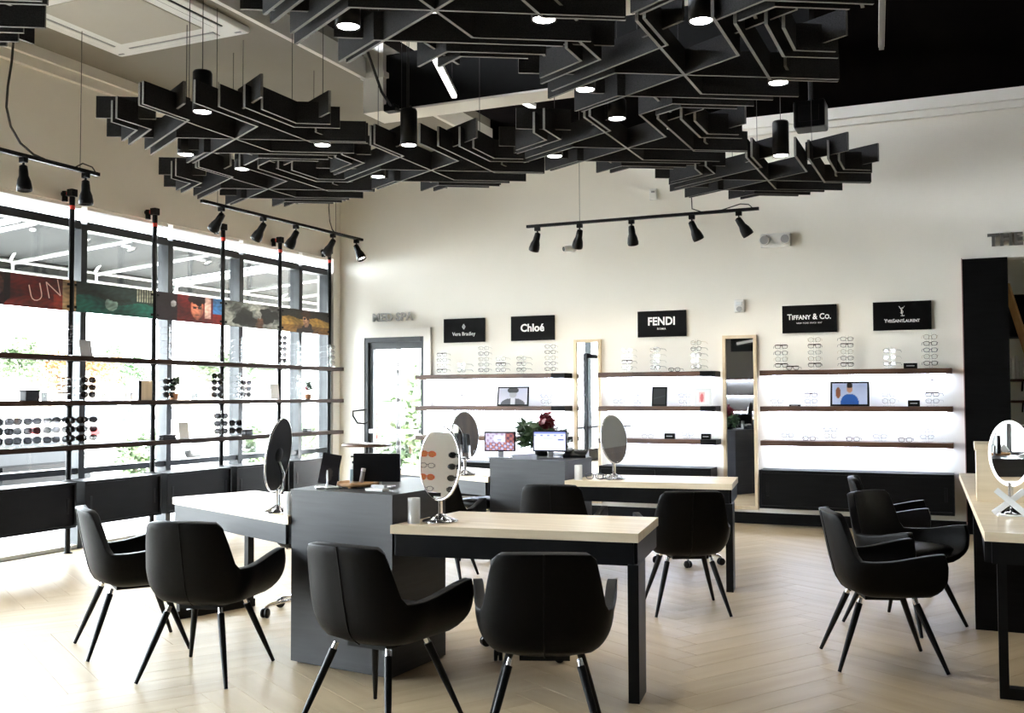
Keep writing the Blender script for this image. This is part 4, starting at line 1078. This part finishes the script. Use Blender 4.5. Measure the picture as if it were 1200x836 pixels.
# ================================================================== CHAIRS
def smooth(a, b, x):
    t = max(0, min(1, (x - a) / (b - a))); return t * t * (3 - 2 * t)
def make_chair(label, group=None):
    t = thing('armchair', label, 'chair', (0, 0, 0), 0, group)
    NU, NV = 48, 12
    zb = .355
    def rimh(s):                       # rim height along the horseshoe, s = -1 (left arm tip) .. 1
        a = abs(s)
        back = .775 + .006 * math.cos(a * 7)
        arm = .548 + .05 * smooth(.45, 1.0, a)
        return back + (arm - back) * smooth(.225, .365, a)
    def plan(s, z):                    # plan position of the outer face at height z
        a = abs(s); sg = 1 if s >= 0 else -1
        q_ = max(0, min(1, (z - zb) / .20)); k = max(0, 1 - (1 - q_) ** 2.2) ** (1 / 2.2)
        hw = .14 + .14 * k
        yb = -.115 - .125 * k - .20 * max(0, z - .50)
        q2 = max(0, min(1, (z - zb) / .11)); yf = .15 + .10 * math.sqrt(max(0, 1 - (1 - q2) ** 2))
        if a < .56:                    # rounded back
            th = a / .56 * PI / 2; e = 2.7
            x = hw * abs(math.sin(th)) ** (2 / e)
            y = yb + (-.02 - yb) * (1 - abs(math.cos(th)) ** (2 / e))
        else:
            q = (a - .56) / .44
            x = hw + .030 * q * k; y = -.02 + (yf + .02) * q
        return sg * x, y
    vs = []; fs = []
    for j in range(NV + 1):
        v = j / NV
        for i in range(NU + 1):
            s = -1 + 2 * i / NU
            z = zb + (rimh(s) - zb) * v
            x, y = plan(s, z)
            if abs(s) > .9:            # round the arm tips
                y -= .014 * ((abs(s) - .9) / .1) * (smooth(.75, 1, v) + 1.2 * (1 - smooth(0, .5, v)))
            vs.append((x, y, z))
    W_ = NU + 1
    for j in range(NV):
        for i in range(NU):
            fs.append((j * W_ + i, j * W_ + i + 1, (j + 1) * W_ + i + 1, (j + 1) * W_ + i))
    fs.append(list(range(W_))[::-1])
    m = MB().add(vs, fs, 0, True)
    sh = m.build('shell', 'leather', t)
    md = sh.modifiers.new('thick', 'SOLIDIFY'); md.thickness = .042; md.offset = -1; md.use_even_offset = False
    md = sh.modifiers.new('soft', 'BEVEL'); md.width = .012; md.segments = 2; md.limit_method = 'ANGLE'; md.angle_limit = R(50)
    bake(sh)
    for p in sh.data.polygons: p.use_smooth = True
    # cushion
    bm = bmesh.new(); bmesh.ops.create_cube(bm, size=1)
    bmesh.ops.subdivide_edges(bm, edges=bm.edges[:], cuts=7, use_grid_fill=True)
    for v in bm.verts:
        x, y, z = v.co * 2
        r_ = 1 - .10 * (abs(x) ** 4) * (abs(y) ** 4)
        rr = (1 - .12 * z * z)
        tp = .80 + .20 * (z + 1) / 2; v.co = Vector((x * .215 * r_ * tp, .035 + y * .20 * r_ * tp, .44 + z * .042 + (.012 * (1 - x * x) * (1 - y * y) if z > 0 else 0) - .012 * (abs(x) ** 6 + abs(y) ** 6) * (z > 0)))
    MB().bm(bm, 0, True).build('seat_cushion', 'leather', t)
    # centre seam down the back
    pts = []
    for j in range(13):
        z = zb + .005 + (rimh(0) - zb - .005) * j / 12; x, y = plan(0.0, z); pts.append((0, y - .0005, z))
    MB().tube(pts, .0032, 6).build('back_seam', 'leather', t)
    MB().box(-.10, .10, -.10, .10, .335, .356).build('mounting_plate', 'black_metal', t)
    for sx in (-1, 1):
        for sy in (-1, 1):
            a, b = Vector((sx * .135, sy * .13, .352)), Vector((sx * .235, sy * .262, 0.003))
            lg = MB().tube([a + (b - a) * .075, a + (b - a) * .5, b], [.0175, .0155, .0095], 10).build('leg', 'black_metal', t)
            MB().tube([a, a + (b - a) * .08], [.0125, .0125], 10).build('collar', 'chrome', lg)
    return t
chairs = [((-3.51, 4.06), 103, 'black leather armchair at the left front desk wing, beside the grey pedestal'),
          ((-4.26, 4.31), 55, 'black leather armchair at the outer end of the left wing, by the window cabinets'),
          ((-2.29, 3.73), 84, 'black leather armchair in front of the grey front pedestal'),
          ((-1.58, 3.83), 112, 'black leather armchair beside the end leg of the front desk, centre seam showing'),
          ((-2.62, 6.62), 100, 'black leather armchair at the rear desk, seen over the front desk top'),
          ((-3.66, 6.80), 103, 'black leather armchair at the rear left desk wing, mostly hidden by the oval mirror'),
          ((-1.69, 6.50), 115, 'black leather armchair at the end of the rear desk, standing on open floor'),
          ((-.43, 5.62), 18, 'black leather armchair facing the loop-framed desk, standing clear on open floor'),
          ((-.37, 6.57), -30, 'black leather armchair drawn up to the right-hand desk, between two others'),
          ((-.52, 7.85), 5, 'black leather armchair nearest the long black wall cabinet')]
c0 = make_chair(chairs[0][2])
for i, ((x, y), a, lb) in enumerate(chairs):
    o = c0 if i == 0 else dup(c0, (0, 0, 0), 0, lb)
    o.location = (x, y, 0); o.rotation_euler = (0, 0, R(a - 90)); o['group'] = 'black leather armchairs'

# ================================================================== STOOLS
def make_stool(label):
    t = thing('swivel_stool', label, 'stool', (0, 0, 0), 0, 'wheeled stools')
    MB().lathe([(.001, .435), (.15, .435), (.185, .445), (.20, .465), (.20, .485), (.185, .505), (.12, .515), (.001, .518)], 28).build('seat', 'leather', t)
    MB().lathe([(.17, .425), (.175, .436)], 24).build('seat_rim', 'chrome', t)
    MB().lathe([(.028, .09), (.028, .26), (.018, .26), (.018, .43)], 14).build('gas_lift', 'chrome', t)
    lv = MB().tube([(.02, 0, .41), (.15, .03, .40), (.21, .04, .385)], .006, 6).build('height_lever', 'steel', t)
    MB().tube([(.19, .036, .39), (.25, .045, .372)], .013, 8).build('grip', 'black_plastic', lv)
    MB().lathe([(.036, .075), (.04, .085), (.036, .115)], 14).build('hub', 'chrome', t)
    for k in range(5):
        a = k * 2 * PI / 5 + .3; c_, s_ = math.cos(a), math.sin(a)
        arm = MB().tube([(.03 * c_, .03 * s_, .098), (.16 * c_, .16 * s_, .092), (.25 * c_, .25 * s_, .075), (.275 * c_, .275 * s_, .06)], [.017, .014, .012, .009], 8).build('base_arm', 'chrome', t)
        M = Matrix.Translation((.275 * c_, .275 * s_, .03)) @ Matrix.Rotation(a + .8, 4, 'Z') @ Matrix.Rotation(R(90), 4, 'X')
        ct = MB()
        for q in (-.013, .013): ct.lathe([(.012, q - .009), (.027, q - .009), (.0295, q - .005), (.0295, q + .005), (.027, q + .009), (.012, q + .009)], 14, mat=M)
        ct.tube([(.275 * c_, .275 * s_, .03), (.275 * c_, .275 * s_, .062)], .009, 6).build('caster', 'black_plastic', arm)
    return t
st0 = make_stool('black wheeled stool tucked behind the left desk wing')
st0.location = (-3.88, 5.42, 0); st0.rotation_euler = (0, 0, R(75))
dup(st0, (-2.18, 5.10, 0), R(20), 'black wheeled stool behind the front desk wing', 'wheeled stools')
dup(st0, (-3.80, 7.86, 0), R(10), 'black wheeled stool behind the rear left desk wing', 'wheeled stools')
dup(st0, (-2.13, 8.30, 0), R(50), 'black wheeled stool behind the rear desk, its casters showing under the chair', 'wheeled stools')

# ================================================================== DESK STATIONS
OFF = [(0, 0), (-.155, 2.74)]
TOP = .757
which = ['front', 'rear']
def pt(p, o): return (p[0] + o[0], p[1] + o[1])
def inset(poly, d):
    c = Vector((sum(p[0] for p in poly) / len(poly), sum(p[1] for p in poly) / len(poly)))
    n = len(poly); out = []
    ar = sum(poly[i][0] * poly[(i + 1) % n][1] - poly[(i + 1) % n][0] * poly[i][1] for i in range(n)); sg = 1 if ar > 0 else -1
    for i in range(n):
        p0, p1, p2 = Vector(poly[i - 1]), Vector(poly[i]), Vector(poly[(i + 1) % n])
        a, b = (p1 - p0).normalized(), (p2 - p1).normalized(); na, nb = Vector((-a.y, a.x)) * sg, Vector((-b.y, b.x)) * sg
        q = na + nb; out.append(tuple(p1 + q / q.dot(na) * d))
    return out
COL = [(-3.24, 4.375), (-2.575, 4.295), (-2.545, 4.80), (-2.80, 5.25), (-3.06, 5.30), (-3.27, 4.93)]
for si, o in enumerate(OFF):
    w = which[si]
    # pedestal
    P = [pt(p, o) for p in COL]; org = P[0]
    loc = [(x - org[0], y - org[1]) for x, y in P]
    t = thing('desk_pedestal', 'tall grey laminate pedestal in the middle of the %s desk station' % w, 'pedestal', (org[0], org[1], 0))
    MB().prism(inset(loc, .004), .012, .872).build('carcass', 'grey_laminate', t)
    MB().prism(loc, .872, .90).build('top', 'grey_laminate', t)
    MB().prism(inset(loc, .03), 0, .012).build('plinth', 'black_plastic', t)
    # wings
    for side in ('right', 'left'):
        if side == 'right':
            poly = [(-2.572, 4.270), (-1.37, 4.435), (-1.46, 5.075), (-2.535, 4.93)]
            e0, e1, q0, q1 = poly[1], poly[2], poly[0], poly[3]
        else:
            poly = [(-3.245, 4.36), (-4.55, 4.93), (-4.36, 5.50), (-3.275, 5.02)]
            e0, e1, q0, q1 = poly[1], poly[2], poly[0], poly[3]
        poly = [pt(p, o) for p in poly]; org = pt(e0, o)
        L = [(x - org[0], y - org[1]) for x, y in poly]
        t = thing('desk_wing', 'pale oak topped desk wing with black steel frame, %s side of the %s pedestal' % (side, w), 'desk', (org[0], org[1], 0))
        MB().prism(L, TOP - .042, TOP).build('desk_top', 'pale_oak', t)
        IN = inset(L, .022)
        ap = MB()
        for i in range(4):
            a, b = IN[i], IN[(i + 1) % 4]
            ap.bar((a[0], a[1], TOP - .095), (b[0], b[1], TOP - .095), .03, .106)
        ap.build('apron', 'grey_laminate' if side == 'left' else 'black_metal', t)  # same metal on both wings; light put into the left one's colour
        a, b = [Vector((*p, 0)) for p in (IN[1], IN[2])]
        dv = (b - a).normalized()
        if side == 'right':
            MB().bar(a + dv * .06 + Vector((0, 0, .0)), a + dv * .06 + Vector((0, 0, TOP - .14)), .20, .05, up=(dv.y, -dv.x, 0)).build('leg', 'black_metal', t)
            continue
        for p in (a + dv * .035, b - dv * .035):
            MB().bar(p + Vector((0, 0, .05)), p + Vector((0, 0, TOP - .14)), .045, .045, up=dv).build('leg', 'black_metal', t)
        MB().bar(a + Vector((0, 0, .025)), b + Vector((0, 0, .025)), .045, .05).build('foot_bar', 'black_metal', t)

# table mirrors -----------------------------------------------------------
def oval_mirror(label, p, rz, hh=.235, hw=.125, zc=.30, tilt=0.0, flip=False, sc=1.0, ring=False, group='oval table mirrors'):
    t = thing('table_mirror', label, 'mirror', p, rz, group); t.scale = (sc,) * 3
    MB().lathe([(.001, 0), (.088, 0), (.092, .004), (.086, .010), (.055, .020), (.030, .034), (.016, .042), (.001, .043)], 32).build('base', 'chrome', t)
    MB().lathe([(.013, .04), (.013, zc - hh + .005), (.016, zc - hh + .012)], 14).build('stem', 'chrome', t)
    M = Matrix.Translation((0, 0, zc)) @ Matrix.Rotation(tilt, 4, 'X')
    n = 40
    P = [M @ Vector((hw * math.cos(2 * PI * k / n), 0, hh * math.sin(2 * PI * k / n))) for k in range(n)]
    MB().tube(P, .006 if not ring else .009, 8, closed=True).build('rim', 'chrome' if not ring else 'ring_led', t)
    m = MB()
    F = [M @ Vector((hw * math.cos(2 * PI * k / n), -.004, hh * math.sin(2 * PI * k / n))) for k in range(n)]
    m.add(F, [list(range(n))]); m.build('glass', 'mirror', t)
    m = MB()
    B_ = [M @ Vector((hw * math.cos(2 * PI * k / n), .005, hh * math.sin(2 * PI * k / n))) for k in range(n)]
    m.add(B_, [list(range(n))[::-1]])
    m.lathe([(.001, .012), (.03, .012), (.04, .005)], 16, mat=M @ Matrix.Rotation(R(-90), 4, 'X'))
    m.build('back_plate', 'black_plastic' if not flip else 'mirror', t)
    MB().tube([(0, .006, zc - hh * .2), (0, .03, zc - hh * .5), (0, .025, zc - hh * .9), (0, .0, zc - hh - .02)], .009, 8).build('arm', 'chrome', t)
    return t
oval_mirror('oval chrome table mirror on the front desk wing, reflecting sunglasses', (-2.41, 4.48, TOP), R(-9), .182, .124, .29, R(-3), sc=1.0)
oval_mirror('oval table mirror on the left desk wing, its black back showing', (-3.43, 4.52, TOP), R(-83), .20, .125, .31, R(-9))
oval_mirror('oval table mirror on the rear desk wing, turned half aside', (-2.43, 7.27, TOP), R(59.5), .182, .124, .30, R(-8), flip=True)
oval_mirror('oval table mirror on the rear left desk wing, behind the two screens', (-3.67, 7.24, TOP), R(62), .19, .13, .31, R(-3), flip=True)

def acrylic_tube(p, label, h=.13, r=.032):
    t = thing('acrylic_holder', label, 'holder', p)
    m = MB(); m.lathe([(r, 0), (r, h), (r - .004, h), (r - .004, .006), (.001, .006)], 18); m.build('holder', 'acrylic_frost', t)
    MB().tube([(-.01, 0, .008), (.01, .002, h * .8)], .004, 6).build('pen', 'grey_plastic', t)
acrylic_tube((-2.50, 4.375, TOP), 'frosted clear holder on the front desk wing beside the oval mirror', .125, .031)
acrylic_tube((-3.295, 4.44, TOP), 'small white holder on the left desk wing against the pedestal', .12, .03)
acrylic_tube((-2.66, 7.12, TOP), 'frosted clear holder on the rear desk wing against the pedestal', .11, .03)
for x, y, rz, kd in ((-2.56, 7.20, .4, 'blue'), (-2.47, 7.17, -.3, 'black')):
    g_ = link('eyeglasses', EYE[kd], None, (x, y, TOP + .0245), (0, 0, rz)); tag(g_, '%s eyeglasses lying on the rear desk wing' % EDESC[kd], 'glasses')

# monitors ----------------------------------------------------------------
def monitor(label, p, rz, w, h, fn=None, zb=.06, name='monitor'):
    t = thing(name, label, 'monitor', p, rz)
    MB().rbox(-.09, .09, -.05, .07, 0, .008, .003).build('foot', 'steel', t)
    MB().rbox(-.022, .022, .028, .044, .006, zb + h * .4, .004).build('neck', 'steel', t)
    MB().rbox(-w / 2, w / 2, 0, .03, zb, zb + h, .006).build('case', 'black_plastic', t)
    if fn: picture('screen', w - .022, h - .022, 56, 34, fn, 'screen', t, (0, -.001, zb + h / 2))
    else: MB().box(-w / 2 + .01, w / 2 - .01, -.0012, .0, zb + .012, zb + h - .01).build('panel', 'black_plastic', t)
def screen_a(u, v):
    if .3 < u < .68 and .5 < v < .88: return (.78, .80, .90) if not (abs(v - .6) < .03 and .42 < u < .56) else (.45, .5, .75)
    q = math.sin(u * 31 + 2) * math.sin(v * 19 + u * 5)
    if v < .45: return (.66, .42, .36) if q > .25 else ((.34, .28, .42) if q > -.2 else (.70, .68, .80))
    if u > .7: return (.60, .36, .32) if q > 0 else (.3, .2, .28)
    return (.58, .50, .60) if q > .2 else (.72, .70, .80)
def screen_b(u, v):
    if v > .9: return (.45, .5, .72)
    if .77 < v < .84 and int(u * 14) % 3 == 0: return (.35, .42, .66)
    if .55 < v < .61 and .76 < u < .94: return (.16, .24, .55)
    if .63 < v < .66 and .3 < u < .6: return (.62, .65, .8)
    return (.77, .79, .90)
monitor('black-backed monitor standing on the front grey pedestal', (-2.87, 4.62, .90), R(16), .255, .15, None, .03)
monitor('desktop monitor with pinkish web page on the rear grey pedestal', (-3.345, 7.20, .90), R(12), .25, .155, screen_a, .05)
monitor('desktop monitor with pale blue page on the rear grey pedestal', (-2.97, 7.32, .90), R(14), .27, .165, screen_b, .05)

# things on the front pedestal
t = thing('card_stand', 'clear acrylic stand holding a tilted dark photo card on the front pedestal', 'card stand', (-3.10, 4.50, .90), R(40))
MB().rbox(-.06, .06, -.05, .05, 0, .006, .002).build('base', 'acrylic_frost', t)
MB().bar((0, -.02, .006), (0, .02, .06), .12, .006, up=(1, 0, 0)).build('easel', 'acrylic_frost', t)
M = Matrix.Translation((0, -.01, .02)) @ Matrix.Rotation(R(-22), 4, 'X') @ Matrix.Rotation(R(12), 4, 'Y')
def darkcard(u, v): return (.30, .28, .27) if ell(u, v, .5, .3, .2, .22) else ((.12, .11, .14) if v < .6 else (.07, .07, .10))
picture('photo_card', .10, .17, 20, 30, darkcard, 'print', t, M @ Vector((0, -.004, .085)), M.to_euler())
v = MB().box(-.05, .05, -.002, .003, 0, .17); v.v = [tuple(M @ Vector(p)) for p in v.v]; v.build('card_back', 'black_plastic', t)
t = thing('serving_tray', 'round wooden tray on the front pedestal before the monitor', 'tray', (-2.97, 4.60, .90))
MB().lathe([(.001, .012), (.10, .012), (.105, .016), (.105, .03), (.11, .03), (.112, .014), (.10, .008), (.001, .008)], 30).build('dish', 'ladder_wood', t)
for k in range(3):
    a = k * 2 * PI / 3 + .5; MB().lathe([(.012, 0), (.012, .009)], 10, mat=Matrix.Translation((.07 * math.cos(a), .07 * math.sin(a), 0))).build('foot', 'ladder_wood', t)
t = thing('spray_bottle', 'pale blue lens cleaner bottle with pump on the wooden tray', 'bottle', (-3.0, 4.61, .913))
MB().lathe([(.022, 0), (.024, .004), (.024, .09), (.022, .096), (.012, .105), (.012, .112), (.001, .112)], 18).build('body', 'acrylic_frost', t)
principled('bottle_label', (.32, .46, .50), .4); MB().lathe([(.0245, .02), (.0245, .082)], 18).build('wrap_label', 'bottle_label', t)
MB().lathe([(.013, .112), (.013, .125), (.004, .125), (.004, .15)], 12).tube([(.006, 0, .15), (-.02, 0, .148)], .005, 6).build('pump', 'black_plastic', t)
t = thing('cleaning_cloth_roll', 'small pale tube lying against the monitor on the tray', 'tube', (-2.94, 4.585, .913)); MB().tube([(0, 0, .016), (.012, 0, .075)], .012, 10).build('tube', 'grey_plastic', t); MB().tube([(.012, 0, .075), (.0145, 0, .088)], .0125, 10).build('cap', 'white_plastic', t)
t = thing('card_reader', 'small white card box on the front pedestal by the monitor foot', 'card box', (-2.76, 4.46, .90), R(-6)); MB().rbox(-.06, .05, -.03, .03, 0, .012, .003).build('tray', 'white_plastic', t); MB().rbox(-.045, .04, 0, .025, .012, .03, .003).build('cards', 'grey_plastic', t)
t = thing('drawer_box', 'low grey box on the back edge of the front pedestal', 'box', (-3.12, 5.03, .90), R(20)); MB().rbox(-.13, .13, -.06, .06, 0, .055, .004).build('box', 'grey_plastic', t); MB().rbox(-.135, .135, -.065, .065, .055, .065, .003).build('lid', 'grey_laminate', t)
# things on the rear pedestal
t = thing('desk_phone', 'dark desk telephone on the rear pedestal beside the pale blue screen', 'telephone', (-2.82, 7.50, .90), R(10))
MB().add([(-.09, -.08, 0), (.09, -.08, 0), (.09, .08, 0), (-.09, .08, 0), (-.09, -.08, .02), (.09, -.08, .02), (.09, .08, .06), (-.09, .08, .06)], [(0, 3, 2, 1), (4, 5, 6, 7), (0, 1, 5, 4), (1, 2, 6, 5), (2, 3, 7, 6), (3, 0, 4, 7)]).build('body', 'black_plastic', t)
MB().rbox(-.085, -.04, -.09, .085, .045, .075, .012).build('handset', 'grey_plastic', t); MB().box(-.02, .07, .02, .06, .045, .058).build('display', 'grey_plastic', t)
t = thing('flower_arrangement', 'bushy green and dark red plant between the two screens', 'plant', (-3.14, 7.62, .90))
MB().lathe([(.05, 0), (.075, .01), (.085, .09), (.08, .09), (.07, .02), (.001, .02)], 18).build('pot', 'black_plastic', t)
leaves(460, .21, .13, .05, 31, .16).build('foliage', 'leaf_dark', t)
leaves(160, .10, .12, .04, 33, .24).build('red_foliage', 'leaf_red', t)
m = MB()
for k in range(7):
    a = k * .9; m.tube([(0, 0, .02), (.05 * math.cos(a), .05 * math.sin(a), .15), (.14 * math.cos(a), .14 * math.sin(a), .25)], [.005, .004, .002], 5)
m.build('stems', 'bark', t)

# small high table by the glass door
p = at_y((430, 520), 9.6)
t = thing('pedestal_table', 'small dark round-topped table near the glass door', 'table', (p.x, 9.6, 0))
MB().lathe([(.001, .835), (.27, .835), (.275, .845), (.275, .858), (.27, .862), (.001, .862)], 32).build('table_top', 'walnut', t)
MB().lathe([(.02, .02), (.02, .835)], 12).build('stem', 'black_metal', t); MB().lathe([(.2, 0), (.2, .008), (.03, .022)], 24).build('foot', 'black_metal', t)
t2 = thing('magazine', 'open magazine lying on the small round table', 'magazine', (p.x + .06, 9.55, .862), .3)
for s_ in (-1, 1): MB().add([(0, -.12, .004), (s_ * .09, -.12, .014), (s_ * .17, -.12, .002), (s_ * .17, .12, .002), (s_ * .09, .12, .014), (0, .12, .004), (0, -.12, 0), (s_ * .17, -.12, 0), (s_ * .17, .12, 0), (0, .12, 0)], [(0, 1, 4, 5), (1, 2, 3, 4), (6, 7, 8, 9), (0, 5, 9, 6), (2, 3, 8, 7)]).build('page', 'white_plastic', t2)

# ================================================================== RIGHT-HAND DESK
t = thing('reception_desk', 'long pale oak desk on a black steel loop frame at the right edge', 'desk', (.06, 5.10, 0))
MB().prism([(0, 0), (1.5, -.05), (1.5, 3.75), (-.13, 3.75)], TOP - .042, TOP).build('desk_top', 'pale_oak', t)
MB().box(.03, 1.45, .05, .09, TOP - .15, TOP - .042).box(.0, .04, .09, 3.7, TOP - .15, TOP - .042).build('apron', 'black_metal', t)
MB().box(.05, .09, .05, .11, .0, TOP - .15).build('leg', 'black_metal', t)
MB().box(.09, 1.2, .05, .11, .0, .05).build('foot_bar', 'black_metal', t)
MB().box(1.16, 1.2, .05, .11, .05, TOP - .15).build('leg', 'black_metal', t)
MB().box(-.04, 1.2, 1.5, 2.1, .0, TOP - .042).build('pedestal_box', 'black_laminate', t)
t = thing('raised_counter', 'waist-high wooden counter box standing on the right-hand desk', 'counter', (.04, 6.52, TOP))
MB().rbox(0, 1.6, 0, .42, 0, .30, .004).build('body', 'pale_oak', t); MB().rbox(-.008, 1.61, -.01, .43, .30, .335, .004).build('counter_top', 'pale_oak', t)
oval_mirror('oval ring-lit table mirror on the right-hand desk', (.20, 5.93, TOP), R(-33.75), .165, .112, .315, R(-.3), ring=True)
t = thing('acrylic_easel', 'clear crossed acrylic easel on the right-hand desk before the mirror', 'easel', (.19, 5.72, TOP), R(10))
for s_ in (-1, 1): MB().bar((s_ * -.07, .05 * s_, .018), (s_ * .065, .05 * s_ * -.2, .14), .03, .006, up=(0, 1, 0)).build('cross_leg', 'acrylic_frost', t)
MB().bar((-.06, .0, .012), (.06, .0, .012), .02, .006).build('spreader', 'acrylic_frost', t)

# ================================================================== BACK ROOM
Y2 = YB + 1.2
t = thing('step_ladder', 'wooden ladder leaning in the back room doorway', 'ladder', (.62, Y2 - .2, 0))
A, B = Vector((.45, -.3, 0)), Vector((-.2, .35, 2.6))
for s_ in (0, 1):
    q = Vector((.38, .1, 0)) * s_; MB().bar(A + q, B + q, .03, .085).build('rail', 'ladder_wood', t)
for k in range(7):
    f_ = .1 + k * .12; a = A + (B - A) * f_; MB().tube([a, a + Vector((.38, .1, 0))], .015, 8).build('rung', 'ladder_wood', t)
t = thing('overhead_cabinet', 'dark overhead cabinet in the back room', 'cabinet', (.40, YB + 2.05, 2.05)); MB().rbox(0.01, 1.5, 0, .34, 0, .5, .004).build('body', 'black_laminate', t)
for k in range(2): dd = MB().box(.01 + k * .745, .745 + k * .745, -.015, 0, .01, .49).build('door', 'black_laminate', t); MB().box(.6 + k * .25, .62 + k * .25, -.03, -.015, .05, .15).build('handle', 'steel', dd)
for k, z in enumerate((1.0, 1.3, 1.55)):
    t = thing('back_room_shelf', '%s shelf board in the back room behind the ladder' % ['lower', 'middle', 'upper'][k], 'shelf', (.40, YB + 2.15, z)); MB().rbox(0, 1.5, 0, .25, -.015, .015, .003).build('board', 'walnut', t)
    for x in (.2, 1.3): MB().bar((x, .25, -.12), (x, .05, -.015), .02, .02).build('bracket', 'black_metal', t)
t = thing('paper_files', 'row of white paper files on the back room upper shelf', 'files', (.45, YB + 2.2, 1.565))
for k in range(9): MB().rbox(k * .04, k * .04 + .032, 0, .18, 0, .22 + .03 * ((k * 7) % 3), .003).build('file', 'white_plastic', t)

# ================================================================== REAR OF THE SHOP (found in the standing mirror)
t = thing('brand_sign', 'black wall sign with white stripe on the rear wall, seen in the mirror', 'sign', (-5.05, YR, 2.75)); MB().rbox(-.45, .45, .004, .035, -.24, .24, .003).build('board', 'sign_black', t); MB().bar((-.3, .036, -.04), (.3, .036, .06), .07, .002, up=(0, 1, 0)).build('stripe', 'letter_white', t)
for k, z in enumerate((1.0, 1.4, 1.8)):
    t = thing('wall_shelf', '%s walnut shelf on the rear wall, seen in the mirror' % ['low', 'middle', 'high'][k], 'shelf', (-6.2, YR, z)); MB().rbox(0, 2.4, 0, .26, -.027, .027, .003).build('board', 'walnut', t); MB().box(.06, 2.34, .045, .075, -.036, -.0265).build('led_strip', 'led_strip', t)
t = thing('service_counter', 'dark counter with pale top at the rear of the shop, seen in the mirror', 'counter', (-6.0, -.9, 0)); MB().box(0, 1.9, 0, .6, 0, .86).build('body', 'black_laminate', t); MB().rbox(-.02, 1.92, -.02, .62, .86, .9, .004).build('top', 'pale_oak', t)

# sunglasses rack on the window side behind the viewer, caught by the oval mirror
t = thing('sunglasses_rack', 'white sunglasses rack panel, seen reflected in the oval mirror', 'display rack', (-5.57, 1.42, 0), R(134))
MB().rbox(-.32, .32, -.012, .012, .55, 1.42, .004).build('panel', 'white_enamel', t)
for s_ in (-1, 1): MB().tube([(s_ * .28, .03, 0), (s_ * .28, .03, .6)], .014).build('post', 'steel', t)
MB().rbox(-.34, .34, -.14, .16, 0, .02, .004).build('foot', 'steel', t)
EYE['orange'] = glasses('eye_orange', 'lens_orange', .031, .025, .004, 2.2)
M_ = t.matrix_basis.copy() if False else Matrix.Translation((-5.57, 1.42, 0)) @ Matrix.Rotation(R(134), 4, 'Z')
for i in range(6):
    for j, x in enumerate((-.13, .13)):
        p = M_ @ Vector((x, -.16, .68 + i * .105))
        g_ = link('eyeglasses', EYE['orange' if (x > 0 and i % 2) else ('blue' if x > 0 else 'sun')], None, p, (0, 0, R(134)))
        lb = ['dark', 'coloured'][j] + ' sunglasses on the white rack seen in the oval mirror'; tag(g_, lb, 'glasses', lb)
        MB().box(x - .01, x + .01, -.17, -.01, .67 + i * .105, .676 + i * .105).build('peg', 'steel', t)
